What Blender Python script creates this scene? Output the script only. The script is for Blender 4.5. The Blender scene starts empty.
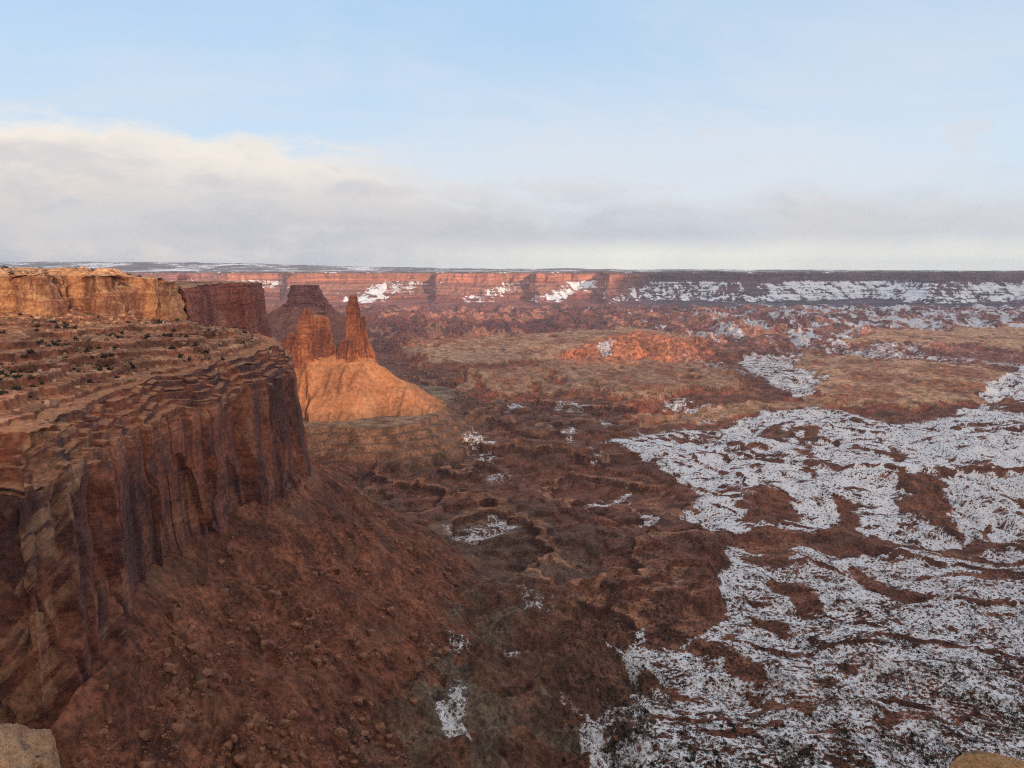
import bpy, math, random
import numpy as np
random.seed(7); RNG = np.random.default_rng(7)
R = math.radians
C = bpy.context.scene.collection
sc = bpy.context.scene

# ------------------------------------------------------------ camera
F = 790.0; PITCH = R(8.07); CP, SP = math.cos(PITCH), math.sin(PITCH)
cam_d = bpy.data.cameras.new('camera'); cam = bpy.data.objects.new('camera', cam_d); C.objects.link(cam)
cam_d.sensor_width = 36.0; cam_d.lens = F / 1024 * 36; cam_d.clip_start = 0.5; cam_d.clip_end = 400000
cam.rotation_euler = (math.pi / 2 - PITCH, 0, 0)
sc.camera = cam

# ------------------------------------------------------------ sun and sky
SUN_EL = R(12.5); SUN_AZ = R(22)            # sun stands behind the camera and a little to its right
SDIR = np.array([math.sin(SUN_AZ) * math.cos(SUN_EL), -math.cos(SUN_AZ) * math.cos(SUN_EL), math.sin(SUN_EL)])  # towards the sun
sl = bpy.data.lights.new('sun', 'SUN'); sl.energy = 4.6; sl.angle = R(0.5); sl.color = (1.0, 0.74, 0.50)
so = bpy.data.objects.new('sun', sl); C.objects.link(so)
from mathutils import Vector, Matrix
so.rotation_euler = Vector(SDIR).to_track_quat('Z', 'Y').to_euler()

w = bpy.data.worlds.new('World'); sc.world = w; w.use_nodes = True
nt = w.node_tree; nt.nodes.clear()
class NB:
    """tiny node builder"""
    def __init__(s, nt): s.nt = nt
    def n(s, typ, **kw):
        nd = s.nt.nodes.new(typ)
        for k, v in kw.items(): setattr(nd, k, v)
        return nd
    def link(s, a, b): s.nt.links.new(a, b)
    def setin(s, nd, i, v):
        if v is None: return
        if hasattr(v, 'is_linked') or isinstance(v, bpy.types.NodeSocket): s.link(v, nd.inputs[i])
        else: nd.inputs[i].default_value = v
    def math(s, op, a, b=None, c=None, clamp=False):
        nd = s.n('ShaderNodeMath', operation=op, use_clamp=clamp)
        s.setin(nd, 0, a); s.setin(nd, 1, b); s.setin(nd, 2, c); return nd.outputs[0]
    def mix(s, f, a, b, blend='MIX'):
        nd = s.n('ShaderNodeMix', data_type='RGBA', blend_type=blend)
        s.setin(nd, 0, f)
        for i, v in ((6, a), (7, b)):
            if isinstance(v, tuple) and len(v) == 3: v = v + (1,)
            s.setin(nd, i, v)
        return nd.outputs[2]
    def ss(s, x, lo, hi, a=0.0, b=1.0):
        nd = s.n('ShaderNodeMapRange', interpolation_type='SMOOTHSTEP')
        s.setin(nd, 0, x); s.setin(nd, 1, lo); s.setin(nd, 2, hi); s.setin(nd, 3, a); s.setin(nd, 4, b); return nd.outputs[0]
    def noise(s, vec, scale, detail=4, rough=0.55, dist=0.0, stretch=None):
        if stretch is not None:
            m = s.n('ShaderNodeVectorMath', operation='MULTIPLY'); s.link(vec, m.inputs[0]); m.inputs[1].default_value = stretch; vec = m.outputs[0]
        nd = s.n('ShaderNodeTexNoise'); s.link(vec, nd.inputs['Vector'])
        nd.inputs['Scale'].default_value = scale; nd.inputs['Detail'].default_value = detail
        nd.inputs['Roughness'].default_value = rough; nd.inputs['Distortion'].default_value = dist
        return nd.outputs[0]
    def ramp(s, f, stops, interp='LINEAR'):
        nd = s.n('ShaderNodeValToRGB'); cr = nd.color_ramp; cr.interpolation = interp
        while len(cr.elements) < len(stops): cr.elements.new(0.5)
        for e, (p, c) in zip(cr.elements, stops):
            e.position = p; e.color = tuple(c) + ((1,) if len(c) == 3 else ())
        s.link(f, nd.inputs[0]); return nd.outputs[0]
b = NB(nt)
sky = b.n('ShaderNodeTexSky', sky_type='NISHITA', sun_disc=False)
sky.sun_elevation = SUN_EL; sky.sun_rotation = math.pi - SUN_AZ; sky.altitude = 1800; sky.air_density = 1.0; sky.dust_density = 1.0
tc = b.n('ShaderNodeTexCoord'); D = tc.outputs['Generated']
sep = b.n('ShaderNodeSeparateXYZ'); b.link(D, sep.inputs[0]); dx, dy, dz = sep.outputs
# warp the direction a little so that edges billow
wv = b.n('ShaderNodeTexNoise'); b.link(D, wv.inputs['Vector']); wv.inputs['Scale'].default_value = 9.0; wv.inputs['Detail'].default_value = 5.0; wv.inputs['Roughness'].default_value = 0.6
w1 = b.n('ShaderNodeVectorMath', operation='SUBTRACT'); b.link(wv.outputs['Color'], w1.inputs[0]); w1.inputs[1].default_value = (0.5, 0.5, 0.5)
w2 = b.n('ShaderNodeVectorMath', operation='MULTIPLY'); b.link(w1.outputs[0], w2.inputs[0]); w2.inputs[1].default_value = (0.10, 0.10, 0.035)
w3 = b.n('ShaderNodeVectorMath', operation='ADD'); b.link(w2.outputs[0], w3.inputs[0]); b.link(D, w3.inputs[1]); DW = w3.outputs[0]
n1 = b.noise(DW, 2.2, 8, 0.58, 0.2, (1.0, 1.0, 4.2))
n2 = b.noise(DW, 6.0, 8, 0.60, 0.1, (1.0, 1.0, 3.6))
n3 = b.noise(D, 1.3, 4, 0.5, 0.0, (1.0, 1.0, 7.0))
# clear part: the blue sky with a thin high veil
low = b.ss(dz, 0.0, 0.34, 1.0, 0.0)
pale = b.mix(low, (4.8, 7.0, 9.6), (7.7, 8.8, 9.7))
clear = b.mix(b.ss(n3, 0.25, 0.8, 0.84, 0.94), sky.outputs[0], pale)
veil = b.math('MULTIPLY', b.ss(b.noise(DW, 1.1, 7, 0.62, 0.4, (1.3, 1.0, 5.0)), 0.40, 0.70), b.ss(dz, 0.36, 0.08, 0.25, 0.75))
clear = b.mix(veil, clear, (7.7, 8.0, 8.5))
# the bank of cloud: its upper edge sinks from left to right
edge = b.math('ADD', b.ss(dx, -0.62, 0.05, 0.168, 0.114), b.math('MULTIPLY', b.math('SUBTRACT', n2, 0.5), 0.10))
edge = b.math('ADD', edge, b.math('MULTIPLY', b.math('SUBTRACT', n1, 0.5), 0.14))
below = b.math('SUBTRACT', edge, dz)
soft = b.ss(dx, -0.35, 0.25, 0.014, 0.075)
nd = b.n('ShaderNodeMapRange', interpolation_type='SMOOTHSTEP'); b.link(below, nd.inputs[0]); nd.inputs[1].default_value = -0.012; b.link(soft, nd.inputs[2])
bank = nd.outputs[0]
bank = b.math('MULTIPLY', bank, b.ss(dx, -0.1, 0.55, 0.97, 0.86))
crest = b.ss(below, 0.0, 0.05, 1.0, 0.0)
crest = b.math('MULTIPLY', crest, b.ss(dx, -0.4, 0.25, 1.0, 0.15))
body = b.mix(b.ss(dx, -0.6, 0.45), (8.4, 7.5, 6.8), (6.3, 6.5, 7.0))
body = b.mix(b.math('MULTIPLY', b.ss(n1, 0.40, 0.62), 0.8), body, (8.6, 8.1, 7.6))
body = b.mix(b.math('MULTIPLY', b.ss(n2, 0.42, 0.60), 0.5), body, (5.9, 6.0, 6.5))
body = b.mix(b.math('MULTIPLY', b.ss(b.noise(DW, 3.3, 8, 0.62, 0.1, (1.0, 1.0, 3.0)), 0.54, 0.66), 0.6), body, (9.3, 8.6, 7.8))
body = b.mix(b.math('MULTIPLY', crest, 0.75), body, (10.2, 9.3, 8.2))
under = b.math('MULTIPLY', b.ss(dz, 0.015, 0.045), b.ss(dz, 0.06, 0.12, 1.0, 0.0))
under = b.math('MULTIPLY', under, b.ss(n1, 0.35, 0.6, 0.6, 1.0))
body = b.mix(b.math('MULTIPLY', under, 0.42), body, (4.7, 5.1, 5.9))
gapl = b.math('MULTIPLY', b.ss(dz, 0.010, 0.048, 1.0, 0.0), b.ss(dx, -0.30, 0.15))
body = b.mix(b.math('MULTIPLY', gapl, 1.0), body, (11.0, 10.6, 9.0))
fall = b.noise(DW, 6.0, 5, 0.55, 0.0, (1.8, 1.0, 0.6))
body = b.mix(b.math('MULTIPLY', b.math('MULTIPLY', b.ss(fall, 0.40, 0.62), b.ss(dz, 0.0, 0.07, 0.75, 0.0)), b.ss(dx, -0.5, 0.0, 1.0, 0.25)), body, (4.6, 5.2, 6.3))
skyc = b.mix(bank, clear, body)
pf = b.math('MULTIPLY', b.ss(b.noise(DW, 7.0, 6, 0.55, 0.1, (1.0, 1.0, 2.6)), 0.60, 0.70), b.ss(dz, 0.27, 0.14))
skyc = b.mix(b.math('MULTIPLY', pf, 0.35), skyc, (7.6, 7.1, 6.9))
# cloud glow added out of view, overhead and sunward, to warm the fill
oh = b.math('MULTIPLY', b.ss(dz, 0.44, 0.70), b.ss(n1, 0.35, 0.6, 0.70, 0.95))
skyc = b.mix(oh, skyc, (8.3, 8.0, 8.3))
ws = b.math('MULTIPLY', b.ss(dy, 0.15, -0.35), b.ss(n1, 0.35, 0.6, 0.60, 0.9))
skyc = b.mix(ws, skyc, (9.0, 7.9, 7.1))
bg = b.n('ShaderNodeBackground'); b.link(skyc, bg.inputs[0]); bg.inputs[1].default_value = 0.1
out = b.n('ShaderNodeOutputWorld'); b.link(bg.outputs[0], out.inputs[0])

sc.view_settings.view_transform = 'Standard'; sc.view_settings.look = 'None'
sc.view_settings.gamma = 1; sc.view_settings.use_curve_mapping = False
sc.view_settings.exposure = 0.0
sc.cycles.use_denoising = False; sc.cycles.filter_width = 1.15
sc.cycles.max_bounces = 4; sc.cycles.diffuse_bounces = 2; sc.cycles.volume_bounces = 0; sc.cycles.transparent_max_bounces = 8

# ------------------------------------------------------------ projection helpers
def P(px, py, z=None, y=None):
    a = (px - 512) / F; bb = (384 - py) / F
    vy = CP + bb * SP; vz = -SP + bb * CP
    t = z / vz if z is not None else y / vy
    return np.array([a * t, vy * t, vz * t])
def project(x, y, z):
    d = y * CP - z * SP; d = np.maximum(d, 1e-3); u = y * SP + z * CP
    return 512 + F * x / d, 384 - F * u / d

# ------------------------------------------------------------ noise
_p = RNG.permutation(1024).astype(np.int32); PERM = np.concatenate([_p, _p])
_ga = RNG.random(1024) * 2 * np.pi; GX = np.cos(_ga).astype(np.float32); GY = np.sin(_ga).astype(np.float32)
VAL = (RNG.random(1024) * 2 - 1).astype(np.float32)
def _hs(i, j): return PERM[(PERM[i & 1023] + j) & 1023]
def per2(x, y):
    x = np.asarray(x, np.float64); y = np.asarray(y, np.float64)
    xi = np.floor(x).astype(np.int64); yi = np.floor(y).astype(np.int64)
    fx = (x - xi).astype(np.float32); fy = (y - yi).astype(np.float32)
    u = fx * fx * fx * (fx * (fx * 6 - 15) + 10); v = fy * fy * fy * (fy * (fy * 6 - 15) + 10)
    def g(i, j, ax, ay):
        h = _hs(i, j); return GX[h] * ax + GY[h] * ay
    a = g(xi, yi, fx, fy); c = g(xi + 1, yi, fx - 1, fy)
    d = g(xi, yi + 1, fx, fy - 1); e = g(xi + 1, yi + 1, fx - 1, fy - 1)
    return ((a + u * (c - a)) * (1 - v) + (d + u * (e - d)) * v) * 1.5
def fbm(x, y, oct=4, gain=0.5, lac=2.03, off=0.0):
    s = 0; amp = 1.0; x = np.asarray(x) + off * 17.3; y = np.asarray(y) - off * 9.1
    for o in range(oct):
        s = s + amp * per2(x, y); x = x * lac + 5.2; y = y * lac + 1.3; amp *= gain
    return s
def ridged(x, y, oct=4, gain=0.5, off=0.0):
    s = 0; amp = 1.0; x = np.asarray(x) + off * 17.3; y = np.asarray(y) - off * 9.1
    for o in range(oct):
        s = s + amp * (1 - np.abs(per2(x, y)) * 2); x = x * 2.03 + 3.1; y = y * 2.03 + 7.7; amp *= gain
    return s
def val3(x, y, z):
    xi = np.floor(x).astype(np.int64); yi = np.floor(y).astype(np.int64); zi = np.floor(z).astype(np.int64)
    fx, fy, fz = x - xi, y - yi, z - zi
    fx = fx * fx * (3 - 2 * fx); fy = fy * fy * (3 - 2 * fy); fz = fz * fz * (3 - 2 * fz)
    def h(i, j, k): return VAL[PERM[(_hs(i, j) + k) & 1023]]
    def pl(k):
        a = h(xi, yi, k); c = h(xi + 1, yi, k); d = h(xi, yi + 1, k); e = h(xi + 1, yi + 1, k)
        return (a + fx * (c - a)) * (1 - fy) + (d + fx * (e - d)) * fy
    return pl(zi) * (1 - fz) + pl(zi + 1) * fz
def fbm3(x, y, z, oct=3, gain=0.5):
    s = 0; amp = 1.0
    for o in range(oct):
        s = s + amp * val3(x, y, z); x = x * 2.03 + 4.1; y = y * 2.03 + 2.2; z = z * 2.03 + 6.3; amp *= gain
    return s
def sst(x, lo, hi):
    t = np.clip((x - lo) / (hi - lo), 0, 1); return t * t * (3 - 2 * t)
def lerp(a, c, t): return a + (c - a) * t
def terrace(z, step, sharp=0.75, ph=0.0):
    k = (z + ph) / step; f = np.floor(k); r = k - f
    e = sst(r, sharp, 1.0)
    return (f + e * 0.86 + r * 0.14) * step - ph
def sdf(X, Y, poly, margin=None):
    """signed distance, negative inside"""
    poly = np.asarray(poly, float); X = np.asarray(X); Y = np.asarray(Y)
    out = np.full(X.shape, 1e6 if margin is None else margin, np.float32)
    if margin is not None:
        lo = poly.min(0) - margin; hi = poly.max(0) + margin
        m = (X > lo[0]) & (X < hi[0]) & (Y > lo[1]) & (Y < hi[1])
        if not m.any(): return out
    else: m = np.ones(X.shape, bool)
    x = X[m].astype(np.float32); y = Y[m].astype(np.float32)
    d = np.full(x.shape, 1e12, np.float32); ins = np.zeros(x.shape, bool)
    n = len(poly)
    for i in range(n):
        ax, ay = poly[i]; bx, by = poly[(i + 1) % n]
        ex, ey = bx - ax, by - ay; L = ex * ex + ey * ey + 1e-9
        t = np.clip(((x - ax) * ex + (y - ay) * ey) / L, 0, 1)
        qx = x - ax - t * ex; qy = y - ay - t * ey
        d = np.minimum(d, qx * qx + qy * qy)
        c = ((ay > y) != (by > y))
        if ay != by: ins ^= c & (x < (bx - ax) * (y - ay) / (by - ay) + ax)
    d = np.sqrt(d); d[ins] *= -1; out[m] = d; return out
def pline(X, Y, pts):
    """distance to a polyline and the value (3rd column) at the nearest point"""
    pts = np.asarray(pts, float); bd = np.full(X.shape, 1e12); bz = np.zeros(X.shape)
    for i in range(len(pts) - 1):
        ax, ay, az = pts[i]; bx, by, bz_ = pts[i + 1]
        ex, ey = bx - ax, by - ay; L = ex * ex + ey * ey + 1e-9
        t = np.clip(((X - ax) * ex + (Y - ay) * ey) / L, 0, 1)
        d = (X - ax - t * ex) ** 2 + (Y - ay - t * ey) ** 2
        m = d < bd; bd = np.where(m, d, bd); bz = np.where(m, az + (bz_ - az) * t, bz)
    return np.sqrt(bd), bz
def rand_smooth(pts, n):
    """Catmull-Rom resample of a polyline to n points with even spacing"""
    pts = np.asarray(pts, float); Q = np.vstack([2 * pts[0] - pts[1], pts, 2 * pts[-1] - pts[-2]])
    o = []
    for i in range(1, len(Q) - 2):
        for t in np.linspace(0, 1, 60, endpoint=False):
            a, c, d, e = Q[i - 1], Q[i], Q[i + 1], Q[i + 2]
            o.append(0.5 * ((2 * c) + (-a + d) * t + (2 * a - 5 * c + 4 * d - e) * t * t + (-a + 3 * c - 3 * d + e) * t ** 3))
    o.append(pts[-1]); o = np.array(o)
    L = np.concatenate([[0], np.cumsum(np.linalg.norm(np.diff(o[:, :2], axis=0), axis=1))])
    s = np.linspace(0, L[-1], n)
    return np.stack([np.interp(s, L, o[:, k]) for k in range(o.shape[1])], 1), s

# ------------------------------------------------------------ mesh helpers
def grid_mesh(name, V, nr, nc, mat, attrs=None, keep=None, closed=False, smooth=True, link=True):
    """V: (nr*nc,3) row-major grid"""
    i = np.arange(nr - 1)[:, None] * nc; j = np.arange(nc if closed else nc - 1)[None, :]
    j2 = (j + 1) % nc
    q = np.stack([i + j, i + j2, i + nc + j2, i + nc + j], -1).reshape(-1, 4)
    if keep is not None: q = q[keep.reshape(-1)]
    used = np.zeros(len(V), bool); used[q.ravel()] = True
    if not used.all():
        idx = np.cumsum(used) - 1; q = idx[q]; V = V[used]
        if attrs: attrs = {k: v[used] for k, v in attrs.items()}
    return raw_mesh(name, V, q, mat, attrs, smooth, link)
def raw_mesh(name, V, q, mat, attrs=None, smooth=True, link=True, parent=None):
    me = bpy.data.meshes.new(name); nf, k = q.shape
    me.vertices.add(len(V)); me.vertices.foreach_set('co', np.ascontiguousarray(V, np.float32).ravel())
    me.loops.add(nf * k); me.loops.foreach_set('vertex_index', np.ascontiguousarray(q, np.int32).ravel())
    me.polygons.add(nf); me.polygons.foreach_set('loop_start', np.arange(0, nf * k, k, dtype=np.int32))
    me.polygons.foreach_set('loop_total', np.full(nf, k, np.int32))
    me.polygons.foreach_set('use_smooth', np.full(nf, smooth))
    me.update(calc_edges=True)
    for an, a in (attrs or {}).items():
        if a.ndim == 1:
            at = me.attributes.new(an, 'FLOAT', 'POINT'); at.data.foreach_set('value', a.astype(np.float32))
        else:
            at = me.attributes.new(an, 'FLOAT_COLOR', 'POINT')
            c4 = np.ones((len(a), 4), np.float32); c4[:, :3] = a; at.data.foreach_set('color', c4.ravel())
    me.materials.append(mat)
    o = bpy.data.objects.new(name, me)
    if link: C.objects.link(o)
    if parent is not None: o.parent = parent
    return o
def empty(name, loc, label, cat, group=None):
    o = bpy.data.objects.new(name, None); C.objects.link(o); o.location = loc
    o['label'] = label; o['category'] = cat
    if group: o['group'] = group
    return o
def tag(o, label=None, cat=None, group=None, kind=None):
    if label: o['label'] = label
    if cat: o['category'] = cat
    if group: o['group'] = group
    if kind: o['kind'] = kind
    return o

# ------------------------------------------------------------ materials
def new_mat(name):
    m = bpy.data.materials.new(name); m.use_nodes = True; m.node_tree.nodes.clear()
    return m, NB(m.node_tree)
def finish(m, b, col, rough, bumps):
    bs = b.n('ShaderNodeBsdfPrincipled'); b.setin(bs, 'Base Color', col)
    b.setin(bs, 'Roughness', rough); bs.inputs['Specular IOR Level'].default_value = 0.15
    nrm = None
    for h, dist, stren in bumps:
        bp = b.n('ShaderNodeBump'); bp.inputs['Distance'].default_value = dist; bp.inputs['Strength'].default_value = stren
        b.link(h, bp.inputs['Height'])
        if nrm is not None: b.link(nrm, bp.inputs['Normal'])
        nrm = bp.outputs[0]
    if nrm is not None: b.link(nrm, bs.inputs['Normal'])
    o = b.n('ShaderNodeOutputMaterial'); b.link(bs.outputs[0], o.inputs[0]); return m
SNOW = (0.80, 0.82, 0.86)

def ground_material():
    m, b = new_mat('desert_ground')
    g = b.n('ShaderNodeNewGeometry'); pos = g.outputs['Position']
    at = b.n('ShaderNodeAttribute', attribute_name='tint'); sn = b.n('ShaderNodeAttribute', attribute_name='snow')
    nA = b.noise(pos, 0.035, 8, 0.62); nB = b.noise(pos, 0.22, 6, 0.65); nC = b.noise(pos, 0.9, 4, 0.6)
    nS = b.noise(pos, 0.012, 5, 0.55, 0.6, (1, 1, 3.0))
    k = b.math('MULTIPLY', b.ss(nA, 0.34, 0.66, 0.55, 1.45), b.ss(nB, 0.34, 0.66, 0.55, 1.45))
    kc = b.n('ShaderNodeCombineXYZ'); [b.link(k, kc.inputs[i]) for i in range(3)]
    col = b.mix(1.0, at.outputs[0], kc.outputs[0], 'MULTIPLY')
    # greyer and yellower grains
    col = b.mix(b.math('MULTIPLY', b.ss(nS, 0.5, 0.72), 0.3), col, (0.20, 0.125, 0.075))
    # gravel-sized light and dark specks
    col = b.mix(b.math('MULTIPLY', b.ss(nC, 0.60, 0.72), 0.35), col, (0.42, 0.21, 0.12))
    # snow
    sf = b.math('ADD', b.math('MULTIPLY', b.math('SUBTRACT', nA, 0.5), 1.15), b.math('MULTIPLY', b.math('SUBTRACT', nB, 0.5), 1.0))
    sf = b.math('ADD', sf, b.math('MULTIPLY', b.math('SUBTRACT', nC, 0.5), 0.55))
    sf = b.math('ADD', sf, sn.outputs['Fac'])
    vo = b.n('ShaderNodeTexVoronoi'); b.link(pos, vo.inputs['Vector']); vo.inputs['Scale'].default_value = 0.17; vo.inputs['Randomness'].default_value = 1.0
    vo2 = b.n('ShaderNodeTexVoronoi'); b.link(pos, vo2.inputs['Vector']); vo2.inputs['Scale'].default_value = 0.42
    dots = b.math('ADD', b.ss(vo.outputs['Distance'], 0.17, 0.36, 0.85, 0.0), b.ss(vo2.outputs['Distance'], 0.12, 0.32, 0.5, 0.0))
    sf = b.math('SUBTRACT', sf, b.math('MULTIPLY', dots, b.ss(b.noise(pos, 0.018, 3, 0.5), 0.35, 0.6, 0.35, 1.0)))
    sm = b.ss(sf, 0.38, 0.62)
    sm = b.math('MULTIPLY', sm, b.ss(sn.outputs['Fac'], 0.02, 0.10))
    col = b.mix(sm, col, b.mix(b.ss(nC, 0.3, 0.7), (0.55, 0.545, 0.56), SNOW))
    return finish(m, b, col, 0.9, [(nB, 2.2, 0.5), (nC, 0.7, 0.5)])
def rock_material(name, strata, zper, varnish, vamt=0.6, scale=1.0, bump=1.0, bedding=0.5, grain=(0.4, 0.25, 0.15), snow=False, cross=False, streak=(0.05, 0.05, 0.008)):
    m, b = new_mat(name)
    g = b.n('ShaderNodeNewGeometry'); pos = g.outputs['Position']
    s = b.n('ShaderNodeSeparateXYZ'); b.link(pos, s.inputs[0])
    wob = b.noise(pos, 0.012 / scale, 4, 0.5)
    z = b.math('ADD', s.outputs[2], b.math('MULTIPLY', wob, 34.0 * scale))
    f = b.math('FRACT', b.math('DIVIDE', z, zper))
    col = b.ramp(f, strata)
    # thin beds
    st = b.n('ShaderNodeCombineXYZ'); b.link(z, st.inputs[2])
    bed = b.noise(st.outputs[0], 0.55 / scale, 5, 0.65)
    beds2 = b.noise(pos, 0.30 / scale, 5, 0.6, 0.3, (0.12, 0.12, 1.0))
    col = b.mix(b.math('MULTIPLY', b.ss(beds2, 0.5, 0.64), 0.55), col, tuple(c * 0.45 for c in strata[0][1]))
    v = b.noise(pos, 1.0 / scale, 6, 0.6, 0.5, streak)
    v2 = b.noise(pos, 0.014 / scale, 7, 0.58, 0.4, (1, 1, 0.6))
    vm = b.math('MULTIPLY', b.ss(v, 0.44, 0.64), vamt)
    col = b.mix(vm, col, varnish)
    col = b.mix(b.math('MULTIPLY', b.ss(v2, 0.49, 0.57), vamt * 0.9), col, tuple(c * 0.9 for c in varnish))
    col = b.mix(b.math('MULTIPLY', b.ss(b.noise(pos, 0.02 / scale, 5, 0.6, 0.3), 0.58, 0.70), 0.35), col, grain)
    if cross:
        rt = b.n('ShaderNodeVectorRotate', rotation_type='Y_AXIS'); b.link(pos, rt.inputs['Vector']); rt.inputs['Angle'].default_value = 0.85
        cb = b.noise(rt.outputs[0], 0.16, 5, 0.55, 0.3, (0.10, 0.12, 1.0))
        cm = b.math('MULTIPLY', b.math('MULTIPLY', b.ss(b.noise(pos, 0.012, 3, 0.5, 0.2), 0.46, 0.53), b.ss(cb, 0.45, 0.55)), b.ss(s.outputs[1], 500.0, 580.0, 1.0, 0.0))
        col = b.mix(b.math('MULTIPLY', cm, 0.6), col, (0.38, 0.21, 0.12))
    nf = b.noise(pos, 0.25 / scale, 8, 0.68)
    nn = b.n('ShaderNodeSeparateXYZ'); b.link(g.outputs['Normal'], nn.inputs[0])
    col = b.mix(b.math('MULTIPLY', b.ss(nn.outputs[2], 0.6, 0.9), 0.7), col, grain)
    k = b.ss(nf, 0.3, 0.7, 0.6, 1.35)
    kc = b.n('ShaderNodeCombineXYZ'); [b.link(k, kc.inputs[i]) for i in range(3)]
    col = b.mix(1.0, col, kc.outputs[0], 'MULTIPLY')
    if snow:
        nz = b.n('ShaderNodeSeparateXYZ'); b.link(g.outputs['Normal'], nz.inputs[0])
        sm = b.math('MULTIPLY', b.ss(nz.outputs[2], 0.72, 0.9), b.ss(b.noise(pos, 0.08 / scale, 6, 0.65), 0.54, 0.60))
        col = b.mix(sm, col, SNOW)
    return finish(m, b, col, 0.88, [(beds2, 2.5 * scale, bedding), (nf, 2.2 * scale * bump, 0.6), (bed, 1.0 * scale, bedding * 0.6)])

M_ground = ground_material()
M_wall = rock_material('varnished_sandstone', [(0, (0.20, 0.068, 0.042)), (0.3, (0.26, 0.092, 0.055)), (0.55, (0.19, 0.066, 0.042)), (0.8, (0.29, 0.115, 0.068)), (1, (0.20, 0.068, 0.042))], 90, (0.075, 0.040, 0.040), 0.8, grain=(0.38, 0.185, 0.10), cross=True, bedding=0.15, bump=0.6)
M_upper = rock_material('golden_sandstone', [(0, (0.42, 0.21, 0.105)), (0.35, (0.30, 0.125, 0.065)), (0.5, (0.46, 0.25, 0.125)), (0.8, (0.36, 0.17, 0.085)), (1, (0.42, 0.21, 0.105))], 24, (0.17, 0.065, 0.045), 0.75, scale=0.8, bedding=0.7, grain=(0.5, 0.3, 0.16))
M_prom = rock_material('red_cliff_sandstone', [(0, (0.25, 0.08, 0.055)), (0.5, (0.32, 0.115, 0.075)), (1, (0.25, 0.08, 0.055))], 60, (0.14, 0.05, 0.045), 0.7, scale=1.5, streak=(0.06, 0.06, 0.006))
M_tower = rock_material('orange_tower_sandstone', [(0, (0.29, 0.095, 0.05)), (0.5, (0.37, 0.135, 0.068)), (1, (0.29, 0.095, 0.05))], 70, (0.13, 0.045, 0.035), 0.75, scale=1.6, streak=(0.06, 0.06, 0.006))
M_butte = rock_material('purple_red_sandstone', [(0, (0.20, 0.07, 0.055)), (0.5, (0.26, 0.095, 0.07)), (1, (0.20, 0.07, 0.055))], 70, (0.13, 0.05, 0.045), 0.6, scale=3, streak=(0.06, 0.06, 0.006))
def talus_material():
    m, b = new_mat('orange_talus')
    g = b.n('ShaderNodeNewGeometry'); pos = g.outputs['Position']
    at = b.n('ShaderNodeAttribute', attribute_name='tint')
    nA = b.noise(pos, 0.02, 8, 0.6); nB = b.noise(pos, 0.12, 7, 0.7); nC = b.noise(pos, 0.5, 4, 0.6)
    k = b.math('MULTIPLY', b.ss(nA, 0.3, 0.7, 0.8, 1.2), b.ss(nB, 0.3, 0.7, 0.66, 1.35))
    kc = b.n('ShaderNodeCombineXYZ'); [b.link(k, kc.inputs[i]) for i in range(3)]
    col = b.mix(1.0, at.outputs[0], kc.outputs[0], 'MULTIPLY')
    col = b.mix(b.math('MULTIPLY', b.ss(nC, 0.58, 0.68), 0.5), col, (0.5, 0.27, 0.13))
    col = b.mix(b.math('MULTIPLY', b.ss(nB, 0.56, 0.70), 0.4), col, (0.20, 0.085, 0.04))
    return finish(m, b, col, 0.92, [(nB, 4.0, 0.6), (nC, 1.4, 0.5)])
M_talus = talus_material()

# ============================================================ THE LAND
def XY(p): return [float(p[0]), float(p[1])]
# rim of the lower red cliff (W) with the height of its foot
Wpx = [(-260, 790, -250), (-120, 770, -262), (0, 742, -272), (48, 742, -272), (78, 700, -262), (108, 655, -252), (132, 612, -244), (146, 575, -238), (185, 545, -236), (225, 524, -236), (255, 505, -235), (278, 489, -235), (296, 474, -236)]
W_line = [[*P(px, py, z)[:2], z] for px, py, z in Wpx]
pr = W_line[-1]
W_line += [[pr[0] - 12, pr[1] + 60, -236], [pr[0] - 75, pr[1] + 170, -232], [pr[0] - 230, pr[1] + 260, -225], [pr[0] - 420, pr[1] + 330, -215], [pr[0] - 700, pr[1] + 420, -200]]
W_poly = [q[:2] for q in W_line] + [[-2500, 1500], [-5000, 1500], [-5000, -4000], [4000, -4000], [3000, -900], [800, -260], [300, -60], [60, -25], [20, -6], [4, 7], [-12, 4], [-60, -20], [-200, 10], [-390, 60], [-470, 200]]
# rim of the upper golden cliff (U), then round the promontory
def at(px, y): return [(px - 512) / F / 1.005 * y, y]
U_line = [at(-160, 700) , at(-60, 780), at(-10, 850), at(30, 835), at(62, 880), at(75, 925), at(92, 900), at(118, 925), at(140, 985), at(166, 1000), at(180, 1080), at(192, 1300), at(202, 1600), at(214, 1750), at(232, 1830), at(246, 1840), at(257, 1900)]
U_line += [[U_line[-1][0] - 30, 2010], [U_line[-1][0] - 200, 2120], [-1400, 2250]]
U_poly = U_line + [[-3000, 2700], [-6000, 2800], [-6000, -5000], [5000, -5000], [3500, -1000], [800, -300], [300, -80], [60, -32], [20, -10], [3, 4.5], [-11, 1.5], [-60, -30], [-220, -20], [-520, 60], [-900, 300]]

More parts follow.
